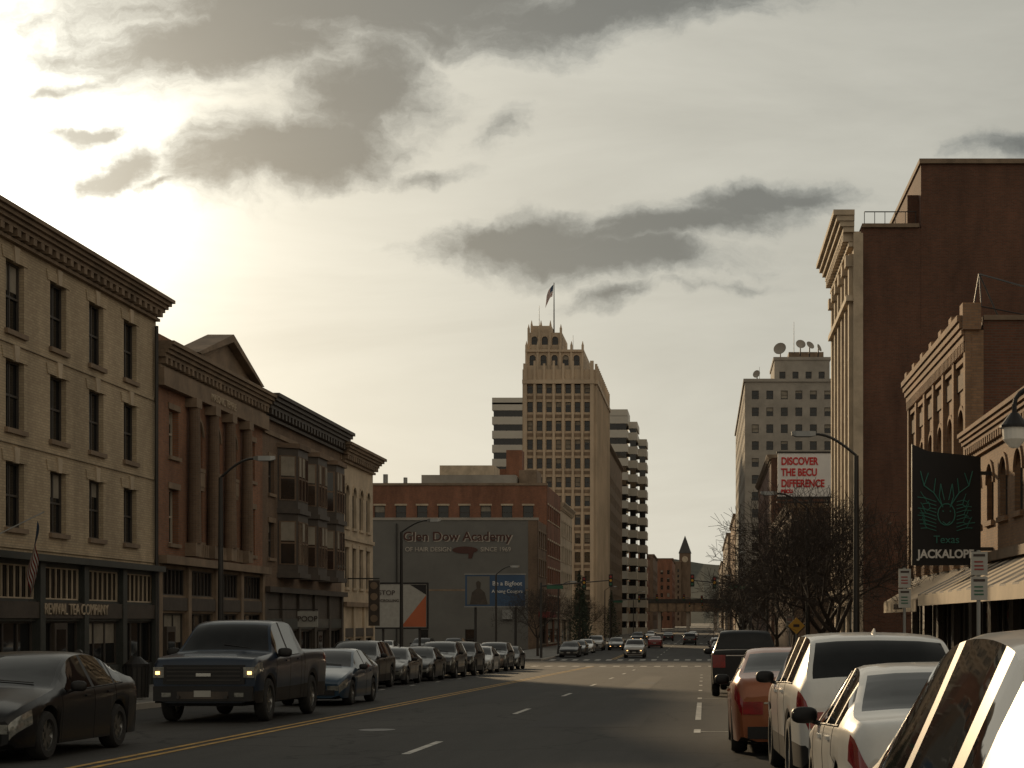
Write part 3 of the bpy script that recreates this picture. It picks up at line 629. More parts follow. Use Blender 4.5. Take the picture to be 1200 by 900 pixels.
B=Bd('warning_sign',(3.05,55,gz(55)+.13)); B.cyl('pole','galv',(0,0,0),(0,0,2.3),.03,.03,8); B.prism(('S',-.04),'plate','yellow',[(0,1.75),(.28,2.03),(0,2.31),(-.28,2.03)],-.01,.01); B.box('print','lettergrey',-.1,.1,-.06,-.053,1.99,2.08); B.done()
def meter(x,y):
    B=Bd('parking_meter',(x,y,gz(y)+.13)); B.cyl('post','galv',(0,0,0),(0,0,1.0),.03,.03,8); B.box('head','metal',-.08,.08,-.05,.05,1.0,1.22); B.cyl('dome','metal',(0,-.05,1.22),(0,.05,1.22),.08,.08,12); B.done()
for y in (30,37,44,50,56,63,70,77,84): meter(-13.9,y)
for y in (12,18,24,31,38,45,52): meter(3.5,y)
def signal(x,y,dx,L_=6.0,h=6.2):
    B=Bd('traffic_signal',(x,y,gz(y)+.1)); B.cyl('pole','metal',(0,0,0),(0,0,h+.3),.12,.09,10); B.cyl('mast_arm','metal',(0,0,h),(dx*L_,0,h+.5),.07,.04,8)
    for a in (1.0,.62):
        cx=dx*L_*a; cz=h+.5*a; B.box('signal_head','black',cx-.17,cx+.17,-.3,-.1,cz-.55,cz+.5)
        for k,c in enumerate(('dred','yellow','green_sign')): B.cyl('lens',c,(cx,-.3,cz+.3-.32*k),(cx,-.34,cz+.3-.32*k),.11,.11,12)
    B.box('street_name_plate','green_sign',dx*1.2-.7,dx*1.2+.7,-.12,-.08,h-.25,h+.05); B.done()
signal(-14,143,1); signal(4,143,-1,5); signal(-14,248,1,7); signal(4,248,-1,7); signal(4,345,-1,7)
B=Bd('lot_billboard')
B.box('panel','offwhite',-29.7,-25,150,150.2,1.0,4.9); B.prism(('S',150.0),'orange_print','orange',[(-27.3,1.05),(-25.05,1.05),(-25.05,3.9)],-.02,.02); B.prism(('S',150.0),'dark_print','black',[(-26.5,4.85),(-25.05,3.95),(-25.05,4.85)],-.02,.02)
B.box('frame','black',-29.85,-29.7,149.95,150.25,.85,5.05); B.box('frame','black',-25,-24.85,149.95,150.25,.85,5.05); B.box('frame','black',-29.7,-25,149.96,150.24,4.9,5.05); B.box('frame','black',-29.7,-25,149.96,150.24,.85,1.0)
for x in (-29,-25.7): B.cyl('posts','metal',(x,150.4,-1.8),(x,150.4,4.5),.12,.12,8)
e=B.done(); text(e,'lettering','STOP',(-28.6,149.97,4.1),.62,RS,'lettergrey'); text(e,'lettering','SCROLLING',(-28.4,149.97,3.4),.34,RS,'lettergrey')
B=Bd('university_billboard'); B.box('panel','blue',-24.4,-18.3,170,170.2,3.1,6.3); B.box('photo_print','greypaint',-24.2,-21.9,169.97,170.0,3.25,6.15)
B.prism(('S',170.0),'figure_print','dark',[(-23.9,3.3),(-22.1,3.3),(-22.4,4.5),(-22.85,4.9),(-22.8,5.5),(-23.05,5.7),(-23.3,5.5),(-23.2,4.9),(-23.7,4.5)],-.01,.06)
for x in (-23.4,-19.3): B.cyl('posts','metal',(x,170.4,-1.8),(x,170.4,6),.13,.13,8)
B.box('frame','galv',-24.5,-18.2,169.95,170.25,6.3,6.42); B.box('frame','galv',-24.5,-18.2,169.95,170.25,2.98,3.1)
e=B.done(); text(e,'lettering','Be a Bigfoot',(-20.1,169.95,5.4),.62,RS,'white'); text(e,'lettering','Among Cougars',(-20.1,169.95,4.6),.48,RS,'white')
B=Bd('hanging_shop_sign'); B.box('panel','offwhite',-18.2,-17.3,74.5,74.6,1.3,2.0); B.box('bracket','metal',-19.5,-17.3,74.53,74.57,2.05,2.1); e=B.done(); text(e,'lettering','POOP',(-17.75,74.48,1.65),.34,RS,'lettergrey')
B=Bd('vertical_blade_sign'); B.box('panel','dark',-18.35,-17.75,91,91.12,1.3,3.8); B.box('bracket','metal',-19.5,-17.75,91.03,91.09,3.85,3.92)
for k in range(4): B.cyl('disc_print','stone_dark',(-18.05,91.0,3.5-.6*k),(-18.05,90.98,3.5-.6*k),.2,.2,16)
B.done()
B=Bd('restaurant_blade_sign')
B.box('panel','black',5.75,7.65,46,46.15,3.1,6.1); B.prism(('S',46.0),'top_curve','black',[(5.75,6.1),(5.75,6.45),(6.2,6.25),(7.65,6.1)],-.14,.0)
B.box('brackets','metal',7.6,8.1,46.04,46.1,5.6,5.7); B.box('brackets','metal',7.6,8.1,46.04,46.1,3.5,3.6)
r_=random.Random(5)
def stroke(pts,r): B.tube('painted_drawing','teal',[(x,45.97,z) for x,z in pts],r,5)
for sg in (-1,1):
    stroke([(6.7+sg*.12,4.75),(6.7+sg*.35,5.1),(6.7+sg*.62,5.3),(6.7+sg*.72,5.7)],.016)
    stroke([(6.7+sg*.35,5.1),(6.7+sg*.3,5.5)],.014); stroke([(6.7+sg*.62,5.3),(6.7+sg*.5,5.65)],.014)
    stroke([(6.7+sg*.1,4.7),(6.7+sg*.2,5.0),(6.7+sg*.16,5.35),(6.7+sg*.06,4.9)],.014)
    for k in range(9):
        a=r_.uniform(.1,.9); z=4.05+.1*k
        stroke([(6.7+sg*.28,z),(6.7+sg*(.42+a*.2),z+.02+.1*a),(6.7+sg*(.5+a*.35),z-.08+.25*a)],.012)
        stroke([(6.7+sg*(.42+a*.2),z+.1*a),(6.7+sg*(.46+a*.3),z+.2+.1*a)],.01)
pts=[(6.7+.24*math.cos(t),4.5+.3*math.sin(t)) for t in [2*math.pi*i/14 for i in range(15)]]; stroke(pts,.016)
stroke([(6.6,4.3),(6.7,4.22),(6.8,4.3)],.014); stroke([(6.6,4.58),(6.62,4.6)],.025); stroke([(6.8,4.58),(6.82,4.6)],.025)
e=B.done(); text(e,'lettering','JACKALOPE',(6.68,45.97,3.4),.32,RS,'white',off=.01,sx=.92); text(e,'lettering','Texas',(6.7,45.97,3.8),.3,RS,'teal')
F=flag('facade_flag',(-18.55,46.3,4.35),(.15,-.35,-.75),(-.35,.3,-1.1),1.3,1.1,sag=.1); F.cyl('pole','galv',(-19.5,45.2,3.75),(-18.4,46.4,4.6),.02,.02,8); F.done()
for y in (62,75,88,101):
    B=Bd('planter_box',(-14.5,y,gz(y)+.13)); B.hexa('tub','concrete',[(-.35,-.35,0),(.35,-.35,0),(.35,.35,0),(-.35,.35,0)],[(-.45,-.45,.6),(.45,-.45,.6),(.45,.45,.6),(-.45,.45,.6)])
    v,f=B.g('shrub','needles'); rr=random.Random(y)
    for _ in range(300):
        c=Vector((rr.uniform(-.4,.4),rr.uniform(-.4,.4),.6+rr.random()*.5)); a=Vector([rr.uniform(-.1,.1) for _ in range(3)]); b_=Vector([rr.uniform(-.08,.08) for _ in range(3)]); n=len(v); v.extend([tuple(c+a),tuple(c+b_),tuple(c-a)]); f.append((n,n+1,n+2))
    B.done()

# ------------------------------------------------------------------ cars
def ip(prof,x):
    if x<=prof[0][0]: return prof[0][1]
    for (a,b_),(c,d) in zip(prof[:-1],prof[1:]):
        if x<=c:
            t=(x-a)/(c-a); return b_+(d-b_)*t
    return prof[-1][1]
def sm(prof):
    p=list(prof)
    for _ in range(2):
        q=[p[0]]
        for a,c in zip(p[:-1],p[1:]): q+=[(a[0]*.75+c[0]*.25,a[1]*.75+c[1]*.25),(a[0]*.25+c[0]*.75,a[1]*.25+c[1]*.75)]
        q.append(p[-1]); p=q
    return p
SP={
'sedan':dict(L=4.65,W=1.82,R=.33,xf=.9,xr=3.6,sill=.2,top=[(0,.56),(.05,.66),(.35,.78),(1.15,.93),(1.3,.97),(2.05,1.37),(2.5,1.44),(3.0,1.43),(3.35,1.36),(4.05,1.08),(4.5,1.05),(4.62,.96),(4.65,.8)],
   belt=[(0,.53),(.06,.62),(.35,.72),(1.2,.88),(3.9,.98),(4.5,1.0),(4.65,.76)],ws=(1.3,2.1),rw=(3.3,4.02),win=[(1.55,2.5),(2.6,3.38),(3.45,3.75)],seams=[1.35,2.55,3.42],tum=.44),
'wagon':dict(L=4.7,W=1.86,R=.34,xf=.88,xr=3.68,sill=.22,top=[(0,.62),(.05,.74),(.35,.86),(1.0,.98),(1.12,1.02),(1.75,1.46),(2.1,1.57),(2.6,1.61),(3.3,1.6),(3.9,1.54),(4.5,1.2),(4.66,1.05),(4.7,.9)],
   belt=[(0,.58),(.06,.7),(.35,.8),(1.1,.93),(3.9,1.04),(4.6,1.04),(4.7,.86)],ws=(1.12,1.9),rw=(3.95,4.5),win=[(1.35,2.34),(2.5,3.5),(3.7,4.0)],seams=[1.2,2.42,3.6],tum=.38),
'suv':dict(L=4.85,W=1.93,R=.38,xf=.92,xr=3.8,sill=.26,top=[(0,.78),(.05,.92),(.3,1.02),(1.1,1.13),(1.25,1.17),(1.95,1.6),(2.4,1.68),(3.9,1.66),(4.25,1.58),(4.65,1.2),(4.8,1.1),(4.85,.9)],
   belt=[(0,.75),(.06,.86),(.3,.96),(1.2,1.07),(4.0,1.14),(4.75,1.1),(4.85,.88)],ws=(1.25,2.0),rw=(4.2,4.66),win=[(1.45,2.45),(2.56,3.4),(3.5,4.15)],seams=[1.3,2.5,3.45],tum=.36),
'truck':dict(L=5.9,W=2.06,R=.42,xf=.98,xr=4.62,sill=.38,top=[(0,1.08),(.03,1.2),(.16,1.25),(1.3,1.32),(1.42,1.35),(1.95,1.88),(2.3,1.97),(3.35,1.97),(3.62,1.92),(3.78,1.42),(3.85,1.39),(5.8,1.39),(5.88,1.37),(5.9,1.3)],
   belt=[(0,1.02),(.04,1.14),(.2,1.18),(1.3,1.24),(3.7,1.3),(3.85,1.35),(5.8,1.35),(5.9,1.27)],ws=(1.42,2.0),rw=(3.62,3.78),win=[(1.6,2.5),(2.62,3.42)],seams=[1.45,2.56,3.52,3.82],tum=.34,plan=[(0,.94),(.12,.98),(.5,1),(5.8,1),(5.9,.985)]),
}
def paint(name,col,metal=.3,rough=.32,coat=.6,spec=.5):
    if name not in M: M[name]=mk(name,col,rough,metal=metal,var=.1,vs=1.5,coat=coat,spec=spec)
    return M[name]
M['headlamp']=mk('headlamp',(.22,.22,.2),.12,metal=.3,var=.5,vs=9,coat=.6)
M['headlamp_on']=mk('headlamp_on',(.8,.7,.5),.2,emit=(1,.5,.16),es=4)
M['taillamp']=mk('taillamp',(.22,.008,.01),.15,var=.3,vs=9,coat=1)
M['tyre']=mk('tyre',(.018,.017,.016),.85,var=.3,vs=9)
M['rim']=mk('alloy',(.26,.26,.25),.3,metal=.9,var=.15)
M['cglass']=glassm('car_glass',.008,.03,3,spec=.35)
M['chrome']=mk('chrome',(.5,.5,.48),.15,metal=1,var=.1)
M['underbody']=mk('underbody',(.012,.012,.012),.9)
wheel_cache={}
def wheel_mesh(Rr):
    k=round(Rr,2)
    if k in wheel_cache: return wheel_cache[k]
    v=[];f=[];mi=[]; n=28
    prof=[(.60,-.085),(.66,-.115),(.9,-.115),(.97,-.09),(1.0,-.05),(1.0,.05),(.97,.09),(.9,.115),(.66,.115),(.60,.085)]
    for i in range(n):
        t=2*math.pi*i/n
        for r,y in prof: v.append((y,Rr*r*math.cos(t),Rr*r*math.sin(t)))
    m_=len(prof)
    for i in range(n):
        j=(i+1)%n
        for q in range(m_-1): f.append((i*m_+q,j*m_+q,j*m_+q+1,i*m_+q+1)); mi.append(0)
    for sx in (-1,1):
        b0=len(v)
        for i in range(n): t=2*math.pi*i/n; v.append((sx*.085,Rr*.6*math.cos(t),Rr*.6*math.sin(t)))
        for i in range(n): t=2*math.pi*i/n; v.append((sx*.035,Rr*.56*math.cos(t),Rr*.56*math.sin(t)))
        for i in range(n): j=(i+1)%n; f.append((b0+i,b0+j,b0+n+j,b0+n+i)); mi.append(1)
        c=len(v); v.append((sx*.03,0,0))
        for i in range(n): j=(i+1)%n; f.append((b0+n+i,b0+n+j,c)); mi.append(2)
        for s in range(5):
            for off in (-.16,.16):
                a=2*math.pi*s/5+off*.9; d=Vector((0,math.cos(a),math.sin(a))); p=Vector((0,-math.sin(a),math.cos(a))); a2=2*math.pi*s/5+off*1.5; d2=Vector((0,math.cos(a2),math.sin(a2)))
                q=len(v)
                for rr,w,x in ((.1,.032,.075),(.585,.022,.082)):
                    dd=d if rr<.3 else d2
                    for w_,xx in ((-w,x),(w,x),(w,x-.035),(-w,x-.035)): v.append(tuple(Vector((sx*xx,0,0))+dd*Rr*rr+p*w_))
                for F_ in ((0,1,5,4),(1,2,6,5),(2,3,7,6),(3,0,4,7)): f.append(tuple(q+z for z in F_)); mi.append(1)
        q=len(v)
        for i in range(12): t=2*math.pi*i/12; v.append((sx*.085,Rr*.15*math.cos(t),Rr*.15*math.sin(t)))
        f.append(tuple(range(q,q+12))); mi.append(1)
    me=bpy.data.meshes.new('wheel'); me.from_pydata(v,[],f); me.materials.append(M['tyre']); me.materials.append(M['rim']); me.materials.append(M['underbody'])
    me.polygons.foreach_set('material_index',mi); me.polygons.foreach_set('use_smooth',[True]*len(mi)); me.set_sharp_from_angle(angle=R(30)); wheel_cache[k]=me
    return me
def car(name,kind,pm,x,yc,facing,lights=False,yaw=0,sx=1,sz=1,white_trim=False):
    s=SP[kind]; L_=s['L']; W=s['W']/2; Rw=s['R']; top=sm(s['top']); belt=sm(s['belt'])
    plan=sm(s.get('plan',[(0,.80),(.08,.88),(.3,.955),(.8,1),(L_-.8,1),(L_-.25,.955),(L_-.06,.89),(L_,.83)]))
    rot=0 if facing=='away' else math.pi
    slope=.0138 if yc<125 else 0
    E=empty(name,(x,yc,gz(yc)),(-slope if rot==0 else slope,0,rot+R(yaw))); E.scale=(sx,1,sz)
    xs={0,.03,L_-.03,L_}; t=.1
    while t<L_: xs.add(round(t,3)); t+=.1
    Ra=Rw+.055
    for c in (s['xf'],s['xr']):
        for k in range(-8,9): xs.add(round(c+Ra*math.sin(k*math.pi/16),3))
        xs.add(round(c-Ra-.002,3)); xs.add(round(c+Ra+.002,3))
    for a,c in s['win']+[s['ws'],s['rw']]: xs.add(a); xs.add(c)
    xs=sorted(xs); q=[xs[0]]
    for a in xs[1:]:
        if a-q[-1]>.0015: q.append(a)
    xs=q
    def sec(X):
        T=ip(top,X); Bz=min(ip(belt,X),T-.02); w=W*ip(plan,X); zs=s['sill']+(.06 if X<.1 or X>L_-.1 else 0)
        ar=0
        for c in (s['xf'],s['xr']):
            d=abs(X-c)
            if d<=Ra: zs=max(zs,Rw+math.sqrt(max(0,Ra*Ra-d*d))); ar=1
        zm=max(Bz-.22,zs+.02) if Bz-.22>s['sill']+.1 else (zs+Bz)/2
        zm=min(zm,Bz-.07)
        h=T-Bz; wr=w*.94-s['tum']*h; b1=w*.965
        return [(w*.72,s['sill'] if not ar else zs),(w*.965,zs),(w*.982,zs+.4*(zm-zs)),(w*1.0,zm),(w*.995,(zm+Bz)/2),(w*.98,Bz-.03),(b1,Bz),
           ((b1*.35+wr*.65)+.015*min(1,h*3),Bz+.55*h),(wr,T-.035*min(1,h*4)),(wr-.06,T-.012),(wr*.6,T+.008),(wr*.3,T+.014),(0,T+.017)]
    secs=[sec(X) for X in xs]; nr=len(secs[0]); full=2*nr-1
    v=[];f=[];mi=[]
    for X,r in zip(xs,secs):
        row=[(-a,b_) for a,b_ in r]+[(a,b_) for a,b_ in reversed(r[:-1])]
        v+=[(a,L_/2-X,b_) for a,b_ in row]
    for i in range(len(xs)-1):
        X=(xs[i]+xs[i+1])/2
        for j in range(full-1):
            jj=j if j<nr-1 else full-2-j
            m_=0
            if jj==0: m_=2
            if jj==1 and kind in('suv','truck'): m_=2
            if jj in(6,7) and any(a<=X<=c for a,c in s['win']):
                if ip(top,X)-ip(belt,X)>.1: m_=1
            if jj>=9 and (s['ws'][0]<=X<=s['ws'][1] or s['rw'][0]<=X<=s['rw'][1]): m_=1
            if jj in(3,4) and X<.42: m_=3
            if jj in(3,4) and X>L_-.3: m_=4
            if kind=='truck' and X>3.9 and jj>=9: m_=2
            if jj in (6,7) and m_==0 and ip(top,X)-ip(belt,X)>.15 and s['win'][0][0]<X<s['win'][-1][1] and kind!='wagon': m_=2
            f.append((i*full+j,i*full+j+1,(i+1)*full+j+1,(i+1)*full+j)); mi.append(m_)
    f.append(tuple(range(full))); mi.append(0); k=(len(xs)-1)*full; f.append(tuple(k+z for z in reversed(range(full)))); mi.append(0)
    body=newobj('body',v,f,[pm,M['cglass'],M['black'],M['headlamp'],M['taillamp']],E); me=body.data; me.polygons.foreach_set('material_index',mi); me.polygons.foreach_set('use_smooth',[True]*len(mi)); me.set_sharp_from_angle(angle=R(38))
    D=Bd('',e=E)
    def bx(part,mat,xa,xb,ya,yb,za,zb): D.box(part,mat,ya,yb,L_/2-xb,L_/2-xa,za,zb)
    D.box('underbody','underbody',-W*.68,W*.68,-L_/2+.15,L_/2-.15,.17 if kind!='truck' else .32,.62 if kind!='truck' else .9)
    T0=ip(top,.0); wf=W*ip(plan,0)
    if kind=='truck':
        bx('grille','black',-.035,.03,-wf*.80,wf*.80,.74,1.1)
        for z in (.80,.88,.96,1.03): bx('grille_bars','metal',-.05,-.03,-wf*.72,wf*.72,z,z+.025)
        bx('badge','chrome',-.065,-.05,-.14,.14,.885,.945)
        bx('bumper','black',-.1,.12,-wf*.97,wf*.97,.42,.7); bx('bumper_valance','dark',-.11,-.099,-wf*.5,wf*.5,.46,.6)
        bx('licence_plate','offwhite',-.125,-.112,-.16,.16,.5,.62)
        for sg in (-1,1):
            a,c=sorted((sg*wf*.78,sg*wf*.99)); bx('headlamps','headlamp',-.045,.04,a,c,.86,1.06)
            a,c=sorted((sg*wf*.86,sg*wf*.94)); bx('headlamp_lit','headlamp_on' if lights else 'headlamp',-.055,-.044,a,c,.92,.98)
            a,c=sorted((sg*wf*.62,sg*wf*.8)); bx('fog_lamps','headlamp',-.112,-.1,a,c,.5,.58)
            D.cyl('tow_hooks','metal',(sg*.45,L_/2+.1,.5),(sg*.45,L_/2+.16,.5),.03,.03,8)
        D.hexa('hood_scoop',pm,[(-.55,L_/2-.3,1.24),(.55,L_/2-.3,1.24),(.5,L_/2-1.2,1.32),(-.5,L_/2-1.2,1.32)],[(-.48,L_/2-.45,1.305),(.48,L_/2-.45,1.305),(.45,L_/2-1.15,1.355),(-.45,L_/2-1.15,1.355)])
    else:
        bx('grille','black',-.02,.03,-wf*.55,wf*.55,T0*.62,T0-.04); bx('lower_intake','black',-.022,.03,-wf*.85,wf*.85,s['sill']+.07,s['sill']+.2)
        bx('licence_plate','offwhite',-.03,-.02,-.16,.16,s['sill']+.2,s['sill']+.31)
        for sg in (-1,1):
            a,c=sorted((sg*wf*.6,sg*wf*.98)); bx('headlamps','headlamp',-.018,.04,a,c,T0-.17,T0-.05)
            if lights: a,c=sorted((sg*wf*.7,sg*wf*.85)); bx('headlamp_lit','headlamp_on',-.024,-.018,a,c,T0-.13,T0-.08)
    wr_=W*ip(plan,L_); TB=ip(belt,L_)
    bx('rear_plate','offwhite',L_+.012,L_+.02,-.16,.16,TB-.22,TB-.1); bx('rear_bumper','black',L_-.05,L_+.03,-wr_*.9,wr_*.9,s['sill']+.04,s['sill']+.2)
    for sg in (-1,1):
        a,c=sorted((sg*wr_*.62,sg*wr_*.985)); bx('tail_lamps','taillamp',L_-.05,L_+.015,a,c,TB-(.2 if kind!='truck' else .4),TB-.03)
    bx('tail_trim','chrome',L_-.02,L_+.012,-wr_*.6,wr_*.6,TB-.06,TB-.035)
    for X in s['seams']:
        r=sec(X)
        for sg in (-1,1):
            for (a,b_),(c,d) in zip(r[1:6],r[2:7]):
                D.hexa('door_seams','underbody',[(sg*(a+.003),L_/2-X-.004,b_),(sg*(a+.003),L_/2-X+.004,b_),(sg*(a-.02),L_/2-X+.004,b_),(sg*(a-.02),L_/2-X-.004,b_)],
                       [(sg*(c+.003),L_/2-X-.004,d),(sg*(c+.003),L_/2-X+.004,d),(sg*(c-.02),L_/2-X+.004,d),(sg*(c-.02),L_/2-X-.004,d)])
    trim='chrome' if white_trim else 'black'
    for sg in (-1,1):
        X=s['win'][0][0]; prev=None
        while X<=s['win'][-1][1]+.001:
            r=sec(X); p=(sg*(r[6][0]+.004),L_/2-X,r[6][1]+.004)
            if prev: D.cyl('window_trim',trim,prev,p,.009,.009,6)
            prev=p; X+=.1
        for X in [a-.28 for a in s['seams'][1:3]]:
            r=sec(X); a,c=sorted((sg*(r[4][0]-.01),sg*(r[4][0]+.028))); D.box('door_handles',pm,a,c,L_/2-X-.11,L_/2-X+.11,r[4][1]+.0,r[4][1]+.03)
        low=kind=='wagon'
        X=s['win'][0][0]+(.34 if low else .12); r=sec(X); cx=sg*(r[6][0]+.12); cy=L_/2-X; cz=r[6][1]+(-.06 if low else .08); big=1.25 if kind=='truck' else 1
        vv,ff=D.g('wing_mirrors',M['black'] if kind!='wagon' else pm); n0=len(vv); nu,nv=10,7
        for a in range(nv+1):
            th=math.pi*a/nv
            for b_ in range(nu):
                ph=2*math.pi*b_/nu; vx=math.sin(th)*math.cos(ph); vy=math.sin(th)*math.sin(ph); vz=math.cos(th)
                f_=lambda q: math.copysign(abs(q)**.7,q)
                vv.append((cx+.115*big*f_(vx),cy+.055*big*f_(vy),cz+.075*big*f_(vz)))
        for a in range(nv):
            for b_ in range(nu): ff.append((n0+a*nu+b_,n0+a*nu+(b_+1)%nu,n0+(a+1)*nu+(b_+1)%nu,n0+(a+1)*nu+b_))
        D.cyl('mirror_arm','black',(sg*(r[6][0]-.03),cy,r[6][1]+.0),(cx,cy,cz-.03),.025,.02,6)
    if kind in('suv','wagon'):
        z9=sec(L_-.95)[-1][1]; z11=sec(L_-1.15)[-1][1]
        D.hexa('roof_fin',pm,[(-.02,-L_/2+.95,z9-.01),(.02,-L_/2+.95,z9-.01),(.02,-L_/2+1.15,z11-.01),(-.02,-L_/2+1.15,z11-.01)],
               [(-.004,-L_/2+.94,z9+.06),(.004,-L_/2+.94,z9+.06),(.004,-L_/2+1.0,z11+.05),(-.004,-L_/2+1.0,z11+.05)])
    D.cyl('wiper','black',(-.5,L_/2-s['ws'][0]-.04,ip(top,s['ws'][0])+.045),(.05,L_/2-s['ws'][0]-.1,ip(top,s['ws'][0]+.1)+.035),.008,.008,5)
    for (part,mat),(vv,ff) in D.p.items():
        newobj(part,vv,ff,M[mat] if isinstance(mat,str) else mat,E,smooth=(part in('wing_mirrors','window_trim')),ang=60)
    wm=wheel_mesh(Rw); i=1
    for c in (s['xf'],s['xr']):
        for sg in (-1,1):
            o=bpy.data.objects.new('wheel_%d'%i,wm); o.location=(sg*(W-.135),L_/2-c,Rw); S.collection.objects.link(o); o.parent=E; i+=1
    return E
BK=paint('paint_black',(.005,.005,.006),0,.28,.15,.35); NB=paint('paint_navy',(.008,.018,.036),.1,.28,.25,.4); BL=paint('paint_blue',(.016,.042,.075),.2); WH=paint('paint_white',(.62,.61,.58),0,.3); SI=paint('paint_silver',(.38,.37,.35),.5,.35)
OR=paint('paint_orange',(.25,.075,.025),.3,.35); GR=paint('paint_grey',(.04,.04,.04)); RD=paint('paint_red',(.16,.02,.02)); PW=paint('paint_pearl',(.42,.40,.37),.2,.32)
car('car','sedan',BK,-9.68,23.75,'to'); car('pickup_truck','truck',NB,-9.78,35.5,'to',lights=True,sz=1.04,sx=1.03); car('car','sedan',BL,-9.85,43.9,'to')
for y,k,c in ((59,'suv',BK),(65.3,'sedan',GR),(71.4,'sedan',BK),(77.6,'suv',GR),(84,'suv',BK),(91,'sedan',SI),(97.5,'suv',GR),(104,'sedan',BK)): car('parked_car',k,c,-12.25,y,'to')
car('parked_car','wagon',PW,1.70,6.85,'away',white_trim=True); car('parked_car','sedan',WH,1.86,13.65,'away',sz=.97); car('parked_car','suv',WH,1.82,19.6,'away',yaw=1.5); car('parked_car','sedan',OR,1.28,25.2,'away',sz=1.04)
car('pickup_truck','truck',BK,1.25,51.3,'away')
for y,k,c in ((58.3,'suv',BK),(64.6,'suv',GR),(71,'sedan',RD),(77.5,'sedan',BK),(84,'suv',SI),(91,'sedan',GR),(98,'suv',BK)): car('parked_car',k,c,1.5,y,'away')
for x,y,k,c,fc in ((-6.2,150,'suv',SI,'to'),(-10,190,'sedan',GR,'to'),(-6,205,'sedan',RD,'away'),(-2,232,'suv',GR,'away'),(-10,250,'suv',BK,'to'),(-6,280,'sedan',BK,'away'),(-2,300,'sedan',WH,'away'),(-10,310,'sedan',SI,'to')):
    car('car',k,c,x,y,fc,lights=(fc=='to'))
for y,x in ((152,1.5),(160,1.5),(168,1.5),(178,1.5),(190,1.5),(152,-12.2),(161,-12.2),(172,-12.2),(188,-12.2)): car('parked_car',random.choice(['suv','sedan']),random.choice([BK,GR,SI,WH]),x,y,'away' if x>0 else 'to')
for x,y in ((-24,160),(-27,160),(-30.5,160),(-34,165)): car('parked_car',random.choice(['suv','sedan']),random.choice([BK,GR,WH]),x,y,'to')

# ------------------------------------------------------------------ world
W=bpy.data.worlds.new('World'); S.world=W; W.use_nodes=True; nt=W.node_tree; nt.nodes.clear(); L=nt.links.new
sun=Vector((-.425,1,.276)).normalized(); el=math.asin(sun.z); az=math.atan2(sun.x,sun.y)
def mth(op,a,b=None,c=None,clamp=False):
    n=_n(nt,'ShaderNodeMath',operation=op); n.use_clamp=clamp
    for i,v in enumerate((a,b,c)):
        if v is None: continue
        if isinstance(v,(int,float)): n.inputs[i].default_value=v
        else: L(v,n.inputs[i])
    return n.outputs[0]
tc=_n(nt,'ShaderNodeTexCoord'); nrm=_n(nt,'ShaderNodeVectorMath',operation='NORMALIZE'); L(tc.outputs['Generated'],nrm.inputs[0])
sp=_n(nt,'ShaderNodeSeparateXYZ'); L(nrm.outputs[0],sp.inputs[0])
ay=mth('MAXIMUM',mth('ABSOLUTE',sp.outputs[1]),.05)
u=mth('DIVIDE',sp.outputs[0],ay); vv=mth('DIVIDE',sp.outputs[2],ay)
cb=_n(nt,'ShaderNodeCombineXYZ'); L(u,cb.inputs[0]); L(vv,cb.inputs[1]); Puv=cb.outputs[0]
dn=_n(nt,'ShaderNodeTexNoise'); dn.inputs['Scale'].default_value=11; dn.inputs['Detail'].default_value=6; dn.inputs['Roughness'].default_value=.6; L(Puv,dn.inputs['Vector'])
ds=_n(nt,'ShaderNodeVectorMath',operation='SUBTRACT'); L(dn.outputs['Color'],ds.inputs[0]); ds.inputs[1].default_value=(.5,.5,.5)
dsc=_n(nt,'ShaderNodeVectorMath',operation='MULTIPLY'); L(ds.outputs[0],dsc.inputs[0]); dsc.inputs[1].default_value=(.11,.055,0)
da=_n(nt,'ShaderNodeVectorMath',operation='ADD'); L(Puv,da.inputs[0]); L(dsc.outputs[0],da.inputs[1]); P2=da.outputs[0]
clouds=[(-.30,.35,.10,.027,4,1),(-.22,.375,.17,.029,3,1),(-.08,.366,.15,.022,6,.9),(-.255,.283,.09,.024,12,1),(-.20,.322,.055,.034,20,.95),(-.375,.325,.035,.008,8,.75),(-.35,.27,.028,.015,25,1),(-.36,.296,.024,.008,0,.8),
        (-.11,.229,.06,.016,6,1),(-.05,.219,.07,.016,0,1),(-.02,.238,.08,.015,10,1),(.035,.255,.055,.012,5,1),(-.165,.273,.03,.006,8,.5),(-.06,.194,.022,.007,10,.6),(0,.2,.04,.005,3,.45),(-.115,.30,.022,.009,30,.4),(.19,.287,.03,.010,5,.7),(-.33,.262,.02,.006,20,.7)]
acc=None
for cx,cy,rx,ry,ro,wt in clouds:
    mp=_n(nt,'ShaderNodeMapping',vector_type='TEXTURE'); mp.inputs['Location'].default_value=(cx,cy,0); mp.inputs['Rotation'].default_value=(0,0,R(ro)); mp.inputs['Scale'].default_value=(rx,ry,1)
    L(P2,mp.inputs[0]); ln=_n(nt,'ShaderNodeVectorMath',operation='LENGTH'); L(mp.outputs[0],ln.inputs[0])
    o=mth('MULTIPLY',mth('SUBTRACT',1.4,ln.outputs['Value']),wt)
    acc=o if acc is None else mth('MAXIMUM',acc,o)
fn=_n(nt,'ShaderNodeTexNoise'); fn.inputs['Scale'].default_value=26; fn.inputs['Detail'].default_value=7; fn.inputs['Roughness'].default_value=.64
mp=_n(nt,'ShaderNodeMapping'); mp.inputs['Scale'].default_value=(.6,1.3,1); mp.inputs['Rotation'].default_value=(0,0,R(-12)); L(P2,mp.inputs[0]); L(mp.outputs[0],fn.inputs['Vector'])
dens=mth('ADD',acc,mth('MULTIPLY',mth('SUBTRACT',fn.outputs['Fac'],.5),1.6))
